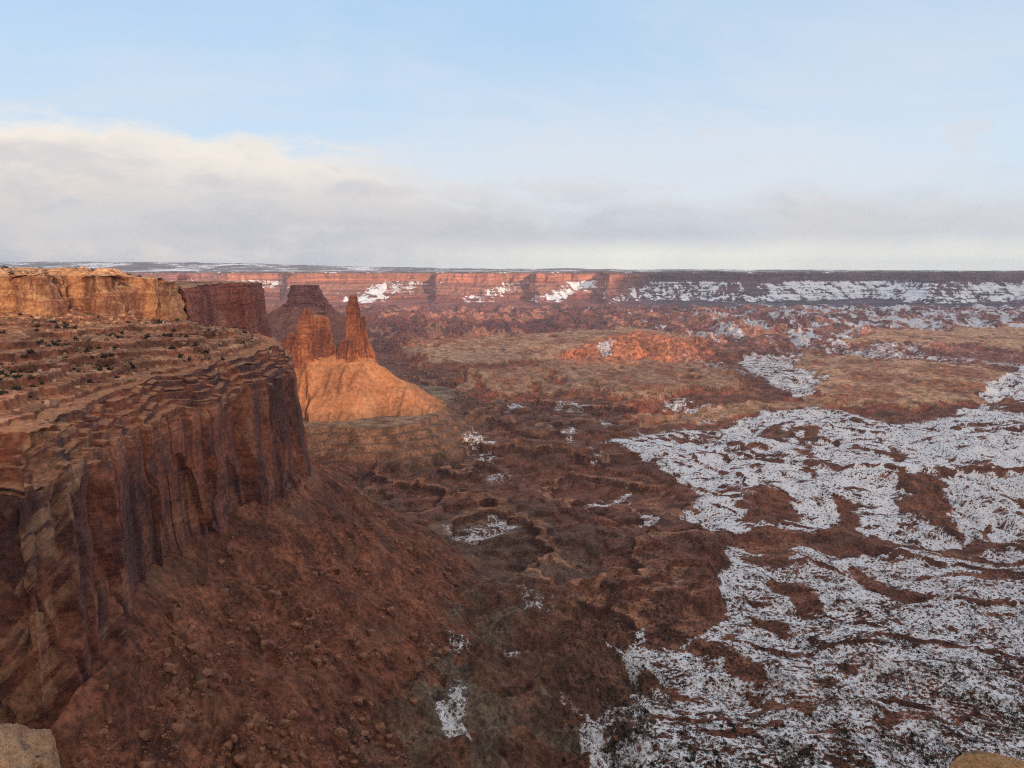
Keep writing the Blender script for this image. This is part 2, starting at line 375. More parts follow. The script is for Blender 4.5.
FEAT = []
def pip(X, Y, poly, soft): return 1 - sst(sdf(X, Y, poly, 12 + soft), -soft, soft)
def idw(x, y, pts, p=3):
    num = 0; den = 0
    for (a, c, z) in pts:
        d = ((x - a) ** 2 + (y - c) ** 2 + 1e3) ** (p / 2)
        num = num + z / d; den = den + 1 / d
    return num / den
base_pts = [P(*q) for q in [(430, 400, -335), (330, 470, -352), (300, 500, -352), (380, 480, -372), (460, 620, -388), (540, 640, -398), (420, 740, -382), (560, 740, -406), (360, 720, -376), (450, 450, -385), (560, 420, -400), (500, 380, -395), (600, 480, -425), (700, 700, -440), (1000, 740, -440), (1010, 520, -432), (850, 560, -436), (720, 440, -428), (480, 560, -428), (590, 560, -412), (610, 670, -424), (400, 690, -384), (500, 760, -392), (400, 520, -395), (1000, 420, -425), (850, 640, -438)]]
base_pts += [np.array(q) for q in [(-900, 3500, -415), (-300, 3200, -405), (500, 3500, -415), (1500, 3500, -425), (2500, 3500, -425), (0, 5500, -430), (3000, 6000, -430), (-3000, 6000, -430), (0, 9000, -430), (4000, 9000, -430), (-5000, 9000, -430)]]

# plateaus of the middle distance, outlined at the height of the floor (pixel corner list, rise, how tan their top is)
PLAT = [
 ([(395, 352), (450, 344), (520, 338), (600, 333), (632, 331), (668, 336), (706, 344), (712, 350), (660, 356), (600, 358), (540, 362), (470, 372), (420, 366)], 30, 0.85),
 ([(452, 384), (500, 374), (560, 366), (640, 363), (690, 365), (720, 376), (742, 384), (728, 392), (690, 392), (655, 404), (600, 397), (560, 392), (500, 394), (470, 394)], 24, 0.55),
 ([(812, 347), (850, 340), (880, 333), (1000, 330), (1300, 332), (1300, 350), (1020, 353), (980, 348), (900, 346)], 20, 1.0),
 ([(795, 362), (815, 355), (900, 362), (985, 368), (1012, 376), (985, 388), (975, 402), (905, 410), (850, 408), (815, 398), (830, 384)], 12, 0.9),
 ([(640, 412), (700, 408), (770, 404), (800, 401), (835, 405), (800, 409), (740, 414), (690, 424), (650, 422)], 9, 0.6),
 ([(340, 318), (420, 322), (470, 330), (480, 340), (430, 346), (380, 352), (340, 350)], 28, -0.5),
 ([(690, 322), (740, 318), (800, 322), (790, 330), (730, 333)], 45, 0.2),
 ([(700, 352), (760, 346), (800, 348), (790, 356), (730, 360)], 30, -0.3),
]
SNOWZ = [  # big snow sheets: outline, amount
 ([(730, 541), (752, 545), (800, 552), (1400, 556), (1500, 900), (560, 900), (585, 768), (583, 710), (598, 702), (618, 704), (636, 716), (642, 700), (622, 668), (606, 652), (618, 648), (630, 650), (628, 630), (642, 628), (646, 650), (676, 642), (712, 628), (724, 616), (718, 582), (724, 556)], 0.66),
 ([(1500, 360), (1024, 365), (985, 388), (978, 404), (953, 419), (895, 424), (825, 408), (760, 412), (718, 428), (660, 434), (603, 441), (632, 453), (662, 472), (694, 486), (700, 500), (680, 512), (677, 520), (700, 530), (745, 534), (800, 534), (850, 540), (900, 545), (1500, 545)], 0.74),
 ([(648, 504), (664, 518), (665, 526), (645, 526), (632, 518)], 0.72), ([(576, 502), (604, 494), (628, 478), (634, 482), (610, 500), (585, 507)], 0.6),
 ([(440, 518), (470, 508), (500, 506), (528, 512), (500, 530), (470, 534)], 0.40),
 ([(416, 636), (446, 640), (476, 650), (470, 668), (440, 672), (422, 656)], 0.44), ([(428, 700), (450, 698), (470, 716), (470, 745), (448, 738)], 0.5),
 ([(548, 628), (556, 640), (549, 646)], 0.5), ([(580, 712), (610, 706), (600, 740), (588, 742)], 0.45), ([(440, 690), (462, 688), (468, 706), (446, 708)], 0.5), ([(500, 650), (530, 660), (520, 672), (498, 664)], 0.42), ([(560, 690), (585, 700), (570, 716), (552, 706)], 0.42), ([(520, 600), (560, 606), (552, 616), (524, 612)], 0.36), ([(660, 400), (690, 398), (700, 404), (670, 408)], 0.5), ([(600, 420), (622, 418), (620, 428), (602, 430)], 0.42), ([(500, 404), (520, 402), (524, 412), (504, 414)], 0.42), ([(480, 470), (510, 468), (514, 478), (486, 482)], 0.38),
 ([(500, 372), (530, 376), (520, 382), (500, 380)], 0.5), ([(634, 366), (668, 369), (662, 375), (640, 374)], 0.6),
 ([(548, 400), (590, 404), (580, 412), (552, 410)], 0.42), ([(470, 430), (500, 446), (490, 460), (462, 448)], 0.40), ([(560, 432), (580, 430), (572, 448)], 0.42),
 ([(426, 352), (448, 346), (450, 350), (432, 358)], 0.72), ([(464, 348), (470, 347), (470, 356), (463, 357)], 0.7), ([(588, 456), (600, 452), (603, 462), (590, 466)], 0.4),
 ([(740, 350), (800, 352), (830, 362), (825, 395), (800, 401), (780, 390), (760, 380), (740, 366)], 0.62), ([(640, 352), (720, 360), (760, 372), (745, 378), (690, 364)], 0.34),
 ([(820, 347), (900, 352), (940, 358), (1024, 362), (1024, 368), (985, 366), (900, 360), (830, 354)], 0.55), ([(985, 333), (1000, 330), (1024, 333), (1024, 338), (990, 338)], 0.75),
 ([(680, 405), (720, 405), (728, 416), (700, 424), (684, 416)], 0.62), ([(890, 345), (935, 346), (930, 350), (895, 350)], 0.5),
]
BARE = [  # brown ground showing inside the snow
 [(838, 500), (856, 499), (860, 530), (864, 546), (850, 560), (820, 556), (836, 545)], [(906, 474), (940, 473), (944, 500), (962, 530), (960, 542), (935, 530), (925, 520), (905, 520), (898, 500)],
 [(768, 578), (800, 584), (828, 602), (820, 610), (790, 604)], [(770, 548), (800, 560), (790, 570), (745, 556)], [(848, 568), (880, 574), (930, 592), (930, 600), (895, 594), (852, 580)],
 [(800, 430), (820, 424), (818, 444), (802, 448)], [(762, 428), (790, 426), (788, 441), (764, 441)], [(740, 500), (800, 504), (790, 520), (766, 530), (737, 526)], [(722, 490), (740, 488), (780, 498), (770, 504)],
 [(700, 434), (718, 432), (716, 440), (696, 442)], [(745, 612), (765, 612), (788, 624), (780, 630), (752, 622)], [(806, 452), (815, 452), (813, 474), (806, 474)], [(892, 450), (905, 452), (904, 462), (893, 462)],
 [(980, 572), (1010, 576), (1030, 590), (1000, 590)], [(832, 398), (880, 404), (895, 414), (850, 414), (830, 408)], [(985, 404), (1030, 398), (1030, 416), (990, 412)], [(730, 660), (760, 668), (765, 690), (735, 682)], [(690, 648), (715, 640), (720, 660), (700, 664)],
 [(742, 536), (800, 540), (900, 544), (900, 549), (800, 546), (744, 541)],
]
LEDGE = [  # ledge lines: the land behind them stands a little higher
 ([(720, 452), (780, 462), (848, 473), (900, 475), (960, 473), (1060, 474)], 11), ([(603, 445), (650, 462), (700, 487), (740, 500), (800, 516)], 6), ([(690, 520), (740, 535), (800, 540), (870, 552), (940, 566), (1060, 588)], 6),
 ([(640, 436), (700, 446), (740, 466), (790, 482)], 5), ([(600, 650), (650, 636), (700, 620), (718, 600)], 5), ([(790, 420), (860, 432), (960, 442), (1060, 446)], 6), ([(600, 650), (640, 690), (640, 720)], 5),
 ([(610, 437), (680, 453), (740, 478), (800, 507)], 5), ([(650, 431), (720, 448), (790, 462), (850, 471)], 5), ([(740, 426), (800, 440), (880, 456), (930, 462)], 5), ([(800, 416), (880, 427), (960, 438), (1060, 440)], 5), ([(830, 408), (900, 418), (980, 424)], 4), ([(700, 500), (760, 520), (830, 536)], 4), ([(760, 556), (860, 580), (960, 600), (1060, 612)], 5), ([(740, 590), (820, 614), (900, 632)], 4), ([(860, 520), (940, 552), (1060, 566)], 4), ([(500, 590), (560, 585), (640, 600), (700, 606), (725, 585)], 9), ([(420, 445), (520, 450), (600, 470)], 7), ([(720, 640), (800, 652), (900, 650), (1040, 655)], 4), ([(860, 700), (940, 712), (1040, 706)], 4), ([(640, 720), (720, 730), (800, 735)], 3),
]

BENCH = [XY(P(*q)) for q in [(262, 428, -318), (296, 425, -318), (330, 421, -318), (360, 425, -318), (390, 424, -318), (415, 420, -318), (438, 409, -318), (452, 395, -318)]] + [[-160, 2200], [-500, 2400], [-1000, 2300], [-900, 1500]]
from concurrent.futures import ThreadPoolExecutor
def land(x, y):
    n = max(1, x.shape[0] // 40); cut = np.array_split(np.arange(x.shape[0]), n)
    with ThreadPoolExecutor(8) as ex: res = list(ex.map(lambda k: land_(x[k], y[k]), cut))
    return tuple(np.concatenate([r_[i] for r_ in res]) for i in range(6))
def land_(x, y):
    r = np.hypot(x, y)
    z0 = idw(x, y, base_pts)
    # where each spot would stand on the flat floor, used as a map reference for the outlines above
    wx = fbm(x / 90, y / 90, 4, off=1) * 22 + fbm(x / 400, y / 400, 3, off=2) * 30 * sst(r, 900, 3000); wy = fbm(x / 90, y / 90, 4, off=3) * 22 + fbm(x / 600, y / 600, 3, off=4) * 70 * sst(r, 1200, 3500)
    X, Y = project(x + wx * 0.5, y + wy, z0)
    far = sst(y, 2600, 5200)
    # small relief
    h = z0 + fbm(x / 260, y / 260, 5, off=5) * 11 + fbm(x / 45, y / 45, 4, off=6) * 2.6
    tint = np.zeros(x.shape + (3,)); tint[:] = (0.135, 0.052, 0.031)
    n1 = fbm(x / 180, y / 180, 4, off=7); n2 = fbm(x / 60, y / 60, 4, off=8)
    def paint(m, c):
        m = np.clip(m, 0, 1)[..., None]; tint[:] = tint * (1 - m) + np.array(c) * m
    paint(sst(n1, 0.1, 0.6) * 0.6, (0.22, 0.09, 0.055)); paint(sst(-n2, 0.2, 0.7) * 0.5, (0.085, 0.040, 0.030))
    # knobby, stepped ground with dark ledge risers and paler treads (middle)
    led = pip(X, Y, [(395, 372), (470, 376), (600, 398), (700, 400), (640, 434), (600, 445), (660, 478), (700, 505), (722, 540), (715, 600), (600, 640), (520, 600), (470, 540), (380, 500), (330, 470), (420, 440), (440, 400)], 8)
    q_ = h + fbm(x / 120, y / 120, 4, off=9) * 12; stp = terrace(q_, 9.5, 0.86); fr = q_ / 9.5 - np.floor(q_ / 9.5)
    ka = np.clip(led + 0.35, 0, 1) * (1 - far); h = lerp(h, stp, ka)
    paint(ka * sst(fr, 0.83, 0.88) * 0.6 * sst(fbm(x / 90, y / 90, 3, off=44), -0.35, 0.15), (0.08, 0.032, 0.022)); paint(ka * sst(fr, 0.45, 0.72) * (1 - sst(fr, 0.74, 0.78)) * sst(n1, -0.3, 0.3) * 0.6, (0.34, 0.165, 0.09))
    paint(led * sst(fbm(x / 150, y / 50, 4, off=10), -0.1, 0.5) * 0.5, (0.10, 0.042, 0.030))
    # grey-green shale banks
    for poly, a in (([(300, 478), (360, 470), (400, 480), (395, 500), (350, 505), (300, 500)], 0.6), ([(440, 508), (540, 500), (560, 520), (520, 540), (450, 556), (420, 540)], 0.55), ([(300, 690), (340, 680), (400, 690), (420, 720), (380, 735), (320, 715)], 0.6),
                    ([(400, 620), (480, 625), (530, 660), (490, 720), (430, 750), (380, 730), (420, 690)], 0.55), ([(470, 560), (520, 545), (600, 550), (600, 575), (520, 590)], 0.4), ([(335, 598), (372, 590), (380, 606), (350, 618)], 0.4), ([(590, 380), (640, 376), (660, 388), (600, 390)], 0.3)):
        paint(pip(X, Y, poly, 9) * a * (0.75 + 0.5 * n2), (0.165, 0.135, 0.092))
    # the dark rounded shale mound
    md = sdf(X, Y, [(440, 560), (470, 540), (530, 520), (590, 515), (612, 530), (600, 556), (560, 575), (500, 590), (455, 590)], 60)
    h = h + 20 * sst(-md, -14, 26); paint(sst(-md, -3, 10) * 0.6, (0.090, 0.050, 0.036))
    md2 = sdf(X, Y, [(450, 640), (520, 640), (600, 668), (620, 690), (560, 700), (490, 690)], 60); h = h + 14 * sst(-md2, -12, 22); paint(sst(-md2, -3, 9) * 0.6, (0.085, 0.040, 0.030))
    md3 = sdf(X, Y, [(660, 484), (684, 488), (694, 504), (676, 522), (708, 532), (722, 545), (716, 596), (690, 612), (640, 616), (600, 600), (600, 560), (640, 530), (670, 505)], 40); h = h + 9 * sst(-md3, -3, 8)
    paint(pip(X, Y, [(520, 430), (600, 446), (650, 480), (600, 500), (520, 490), (450, 470)], 10) * 0.5, (0.165, 0.062, 0.038))
    # snowy hill at the right, cut by gullies
    hill = pip(X, Y, [(880, 478), (1200, 478), (1200, 545), (960, 540), (900, 520)], 10)
    h = h + hill * (ridged(x / 38 + fbm(y / 60, x / 60, 2) * .5, y / 220, 3, off=11) - 0.7) * 9
    hill2 = sdf(X, Y, [(900, 440), (960, 424), (1200, 416), (1200, 462), (960, 460)], 60); h = h + 30 * sst(-hill2, -8, 18) + sst(X, 640, 760) * (1 - far) * (ridged(x / 170, y / 170, 4, off=48) - 0.8) * 9
    # ledges
    lmask = np.zeros_like(x); wn = fbm(x / 26, y / 26, 3, off=46)
    for pts, dz in LEDGE:
        pts = np.array(pts, float); yy = np.interp(X, pts[:, 0], pts[:, 1], left=-1e4, right=-1e4)
        ends = np.minimum(sst(X, pts[0, 0], pts[0, 0] + 25), 1 - sst(X, pts[-1, 0] - 25, pts[-1, 0]))
        up = yy - Y
        h = h + np.where(yy > 0, ends * dz * sst(up + n2 * 2.0, -0.9, 0.9) * (1 - sst(up, 2, 26)), 0)
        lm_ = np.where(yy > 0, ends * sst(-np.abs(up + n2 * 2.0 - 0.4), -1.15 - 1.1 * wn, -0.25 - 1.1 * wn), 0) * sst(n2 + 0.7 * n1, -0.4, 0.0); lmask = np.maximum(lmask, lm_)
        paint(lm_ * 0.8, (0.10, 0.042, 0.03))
    # rocky bench that carries the tower ridge
    bd = sdf(x + n2 * 8, y + n1 * 10 + n2 * 8, BENCH, 700.0)
    bh = -318 - 3 * n1 - 1.5 * n2 - 0.62 * np.maximum(bd, 0) + 0.0004 * np.maximum(bd, 0) ** 2
    bh = np.where(bd < 400, terrace(bh, 13, 0.8), -999); bm_ = sst(bh - h, -3, 3)
    h = np.maximum(h, bh); paint(bm_, (0.135, 0.070, 0.045)); paint(bm_ * sst(-bd, -10, 6) * 0.7, (0.23, 0.155, 0.10)); paint(bm_ * sst(n2, 0, .5) * 0.5, (0.09, 0.045, 0.032))
    # low broken hills at the foot of the rubble
    lump = pip(X, Y, [(370, 610), (480, 590), (620, 610), (660, 690), (620, 800), (300, 800), (300, 690)], 20)
    lr = ridged(x / 95 + y / 180 + n1 * 0.15, y / 90, 5, 0.5, off=34); h = h + lump * (lr - 0.75) * 21
    paint(lump * 0.75, (0.125, 0.062, 0.04)); paint(lump * sst(n1 + 0.4 * n2, -0.1, 0.35) * 0.75, (0.125, 0.105, 0.075)); paint(lump * sst(-lr, -0.55, -0.2) * 0.5, (0.07, 0.038, 0.028))
    # broad stepped benches
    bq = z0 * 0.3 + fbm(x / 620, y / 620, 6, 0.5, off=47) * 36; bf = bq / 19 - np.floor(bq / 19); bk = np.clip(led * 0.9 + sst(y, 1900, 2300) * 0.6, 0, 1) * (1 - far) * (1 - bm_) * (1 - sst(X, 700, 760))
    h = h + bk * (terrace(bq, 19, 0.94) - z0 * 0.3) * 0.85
    paint(bk * sst(bf, 0.90, 0.935) * 0.85, (0.075, 0.03, 0.022)); paint(bk * sst(bf, 0.0, 0.02) * (1 - sst(bf, 0.06, 0.16)) * 0.6, (0.36, 0.17, 0.095))  # dark riser tint stands in for ledge shadow
    # snow
    snow = np.zeros_like(x)
    for poly, a in SNOWZ: snow = np.maximum(snow, pip(X + n2 * 4, Y + n2 * 2, poly, 3.5 if a > .6 else 5) * (a if a > .6 else a + 0.09))
    big = pip(X, Y, SNOWZ[0][0], 3); snow = snow * (1 - lmask)
    for poly in BARE: snow = snow * (1 - 0.92 * pip(X + n2 * 11 + n1 * 4, Y + n1 * 4 + n2 * 5, poly, 4.0))
    con = (h * 1.0 + fbm(x / 130, y / 90, 4, off=36) * 9 + 0.012 * x) / 2.6; fr = con - np.floor(con)
    lw = sst(fbm(x / 60, y / 60, 3, off=37), -0.15, 0.4)
    isn = sst(snow, 0.3, 0.5); h = h + isn * 1.7 * sst(fr, 0.72, 1.0) - isn * 1.7 * fr * 0.9
    snow = snow * (1 - 0.6 * lw * sst(fr, 0.70, 0.80) * (1 - sst(fr, 0.94, 1.0)) * isn)
    snow = snow * (1 - 0.5 * sst(fbm(x / 75, y / 26, 5, 0.6, off=12), 0.42, 0.72) * isn)
    snow = snow * (1 - 0.2 * sst(fbm(x / 30, y / 18, 4, 0.6, off=38), 0.15, 0.6) * isn)
    snow = snow - big * 0.06 * sst(Y, 600, 700)
    dr = ridged(x / 200 + y / 500, y / 130, 4, 0.5, off=45); snow = snow * (1 - 0.9 * sst(dr, 1.50, 1.62) * isn * sst(n1, -0.5, 0.1))
    # plateaus: tan tops, terraced red sides
    for i, (poly, rise, tan) in enumerate(PLAT):
        d = sdf(X + fbm(x / 150, y / 150, 6, 0.62, off=20 + i) * 13, Y + fbm(x / 150, y / 260, 6, 0.62, off=30 + i) * 3.2, poly, 40)
        cy = ridged(x / 420, y / 620, 4, 0.55, off=70 + i); d = np.where(i in (0, 1, 2), np.maximum(d, (cy - 1.50) * 9), d)
        body = sst(-d, -1.6, 1.0); cap = sst(-d, -0.2, 0.5)
        prof = 0.45 * sst(-d, -4.5, -0.4) + 0.55 * sst(-d, -0.35, 0.35)
        h = h + rise * prof
        if tan > 0:
            paint(sst(-d, 0.0, 0.9) * tan, (0.42, 0.24, 0.145)); paint(sst(-d, 1, 5) * sst(fbm(x / 260, y / 420, 5, 0.6, off=40 + i), -0.25, 0.35) * 0.9, (0.23, 0.09, 0.05)); paint(sst(-d, 0, 1) * sst(np.abs(fbm(x / 160, y / 400, 3, off=60 + i)), 0.07, 0.02) * 0.4, (0.42, 0.29, 0.19)) 
            rimb = np.exp(-((d + 0.2) / 0.55) ** 2); paint(rimb * 0.35 * tan, (0.48, 0.30, 0.18))
        else: paint(cap * 0.7, (0.12, 0.055, 0.04))
        paint(sst(d, 0.1, 0.8) * (1 - sst(d, 3, 5)) * 0.7, (0.27, 0.085, 0.05)); snow = snow * (1 - sst(-d, -0.3, 0.6) * (0.95 if i != 4 else 0.5))
    red = pip(X, Y, [(560, 358), (600, 345), (640, 336), (700, 345), (708, 356), (690, 362), (620, 366), (560, 366)], 3)
    h = h + red * (ridged(x / 90, y / 260, 4, off=13) - 0.8) * 20; paint(red, (0.40, 0.14, 0.07))
    snow = np.maximum(snow, pip(X, Y, [(594, 352), (612, 346), (610, 358), (604, 364)], 1.5) * 0.55)
    # canyon country beyond: a maze of small terraced cliffs
    mz = sst(FY(Y), 0, 1) if False else sst(-Y, -338, -330) * (1 - sst(-Y, -296, -288))
    dis = ridged(x / 420, y / 900, 5, 0.55, off=14) - 0.9
    mt = terrace(dis * 60, 22, 0.6)
    inpl = np.zeros_like(x)
    for poly, rise, tan in PLAT[:4]: inpl = np.maximum(inpl, pip(X, Y, poly, 1.5))
    k = far * (1 - inpl) * sst(y, 3000, 4500)
    h = h + k * mt
    paint(k, (0.22, 0.085, 0.07)); paint(k * sst(fbm(x / 300, y / 900, 5, 0.6, off=15), 0, 0.4), (0.42, 0.18, 0.12)); paint(k * sst(-fbm(x / 150, y / 500, 5, 0.6, off=16), 0.05, 0.4) * 0.75, (0.10, 0.055, 0.05))
    right = sst(X, 600, 800)
    ps = fbm(x / 140, y / 480, 5, 0.65, off=17)
    snow = np.maximum(snow, k * right * (0.20 + 0.55 * sst(ps, -0.3, 0.6)) * (1 - inpl))
    snow = np.maximum(snow, k * sst(X, 560, 640) * 0.55 * sst(ps, 0.35, 0.7))
    # rubble slope below the cliff
    dW, zb = pline(x, y, W_line)
    Wd = sdf(x, y, W_poly, 900.0)
    fan = (fbm(x / 60, y / 60, 4, off=18) * 9 + (ridged(x / 34 + y / 90, y / 34 - x / 90, 3, off=19) - 0.8) * 4.0)
    dd = np.maximum(Wd, 0)
    zt = zb + 6 - 0.88 * dd + 0.00045 * dd * dd + fan * sst(dd, 5, 60) + fbm(x / 16, y / 16, 3, off=21) * 1.6
    TX_, TY_ = project(x + n2 * 4, y + n2 * 3, zt)
    kn = sdf(TX_, TY_, [(40, 750), (75, 702), (105, 676), (135, 640), (143, 662), (136, 700), (112, 712), (84, 740), (70, 760)], 30)
    gu = pip(TX_, TY_, [(140, 655), (176, 668), (225, 705), (262, 790), (110, 790), (118, 735), (142, 706)], 10)
    zt = zt + 11 * sst(-kn, -2, 5) - gu * (6 + 5 * ridged(x / 14, y / 60, 3, off=39))
    zt = np.where(dW < 500, zt, -999)
    t = zt - h
    hh = np.where(t > 12, zt, np.where(t < -12, h, h + (t + 12) ** 2 / 48))
    tal = sst(t, -8, 8)
    # rock steps and a gully breaking the lower slope
    rot = ridged((x * 0.8 + y * 0.6) / 90, (y * 0.8 - x * 0.6) / 260, 4, off=22)
    hh = hh - tal * sst(dd, 60, 160) * sst(rot, 1.35, 1.75) * 12
    paint(tal, (0.140, 0.050, 0.028)); paint(tal * sst(fbm(x / 40, y / 40, 4, off=23), 0.0, 0.5) * 0.7, (0.205, 0.078, 0.042)); paint(tal * sst(fbm((x + y) / 14, (y - x) / 110, 4, off=43), 0.1, 0.5) * 0.45, (0.15, 0.052, 0.03)); paint(tal * sst(rot, 1.3, 1.6) * sst(dd, 60, 160) * 0.5, (0.10, 0.045, 0.032))
    snow = snow * (1 - tal * 0.9)
    # top of the mesa: bench, then upper level
    Ud = sdf(x, y, U_poly, 1200.0)
    inw = -Wd
    rimz = -84 + 4 * sst(y, 600, 900) 
    bz = rimz - 8 + 10 * sst(inw, 24, 60) + 32 * np.clip((inw - 26) / 210, 0, 1) ** 0.8
    bz = bz + fbm(x / 70, y / 70, 4, off=24) * 7
    bfr = (bz + 3.0 * n1 + 2) / 7.0 - np.floor((bz + 3.0 * n1 + 2) / 7.0)
    bz = lerp(bz, terrace(bz + 3.0 * n1, 7.0, 0.88, 2) - 3.0 * n1, 0.95 * (1 - 0.6 * sst(inw, 120, 220))) + fbm(x / 12, y / 12, 3, off=25) * 0.9
    foot = -54 - 0.045 * np.clip(y - 900, 0, 1200)
    foot = np.where(y > 1100, foot - 40 * sst(y, 1100, 1350), foot)
    bz = np.maximum(bz, foot - 0.5 * np.maximum(Ud, 0) * (1 + 0.1 * n2)) if True else bz
    zU = -3 - 22 * sst(y, 950, 1250) - 8 * sst(-x, 520, 300) + fbm(x / 50, y / 50, 4, off=26) * 3.0
    knob = np.zeros_like(x)
    for (kx, kd, kr, kh) in ((20, 960, 70, 8), (70, 960, 40, 7), (85, 1000, 30, 9), (30, 1010, 60, 6), (110, 985, 26, 8), (150, 1330, 50, 16), (160, 1340, 30, 13), (128, 1060, 40, 4)):
        q = at(kx, kd); dk = np.hypot(x - q[0], (y - q[1]) * 0.7); knob = np.maximum(knob, kh * sst(-dk, -kr, -kr * 0.25))
    zU = lerp(zU + knob, terrace(zU + knob, 4.0, 0.7), 0.7)
    near = 1 - sst(r, 30, 400)
    zU = zU * (1 - near) + (-3.2 + fbm(x / 6, y / 6, 3, off=27) * 0.35) * near
    zin = np.where(Ud < -18, zU, bz)
    ins = Wd < -22
    hh = np.where(ins, zin, hh)
    paint(ins * 1.0, (0.30, 0.12, 0.062)); paint(ins * sst(fbm(x / 45, y / 45, 4, off=28), 0, 0.5) * 0.8, (0.38, 0.21, 0.12)); paint(ins * sst(-fbm(x / 20, y / 20, 4, off=29), 0.1, 0.6) * 0.55, (0.16, 0.07, 0.045))
    paint((ins & (Ud > 0)) * sst(bfr, 0.86, 0.90) * 0.8, (0.15, 0.055, 0.035)); paint((ins & (Ud > 0)) * (1 - sst(bfr, 0.0, 0.12)) * 0.6, (0.42, 0.24, 0.145))
    paint((ins & (Ud < -18)) * 0.8, (0.42, 0.22, 0.115)); 
    topsn = sst(fbm(x / 30, y / 60, 4, off=33), 0.35, 0.6)
    snow = np.where(ins, topsn * np.where(Ud < -18, 0.50, 0.34 * sst(X, 100, 200)), snow)
    # saddle ground behind: red fan joining promontory and towers
    # upper wall region outside W but inside U (promontory)
    pm = (Ud < -18) & ~ins
    hh = np.where(pm, zU, hh); paint(pm * 1.0, (0.22, 0.11, 0.07)); snow = np.where(pm, topsn * 0.3, snow)
    reg = np.where(ins | pm, 1, 0)
    return hh, tint, snow, reg, Wd, Ud
def FY(Y): return Y

NC = 1240
TX = np.concatenate([np.linspace(-1.05, -0.74, 50, endpoint=False), np.linspace(-0.74, 0.74, NC - 100), np.linspace(0.74, 1.05, 51)[1:]])
NC = len(TX)
ys = [120.0]
while ys[-1] < 9400:
    v = ys[-1]; ys.append(v + min(max(0.55 * v * v / 340000, 0.7), 13.0) if v > 300 else v + 3)
YS = np.array(ys); NR = len(YS)
gx = YS[:, None] * TX[None, :]; gy = np.repeat(YS[:, None], NC, 1)
gh, gtint, gsnow, greg, gWd, gUd = land(gx, gy)
print('ground', gx.shape)
def ground_z(x, y):
    x = np.asarray(x, float); y = np.asarray(y, float)
    fi = np.clip(np.interp(y, YS, np.arange(NR)), 0, NR - 1.001); fj = np.clip(np.interp(x / y, TX, np.arange(NC)), 0, NC - 1.001)
    i = fi.astype(int); j = fj.astype(int); a = fi - i; c = fj - j
    g = lambda A: (A[i, j] * (1 - a) * (1 - c) + A[i + 1, j] * a * (1 - c) + A[i, j + 1] * (1 - a) * c + A[i + 1, j + 1] * a * c)
    return g(gh), g(gsnow), greg[i, j]
def land_mesh():
    V = np.stack([gx.ravel(), gy.ravel(), gh.ravel()], 1)
    q = (greg[:-1, :-1] + greg[:-1, 1:] + greg[1:, :-1] + greg[1:, 1:]) >= 2
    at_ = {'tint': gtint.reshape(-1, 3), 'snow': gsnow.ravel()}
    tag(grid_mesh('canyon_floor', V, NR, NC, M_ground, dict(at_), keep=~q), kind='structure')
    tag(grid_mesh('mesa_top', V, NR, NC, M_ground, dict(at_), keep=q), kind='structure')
land_mesh()

SHADE = []
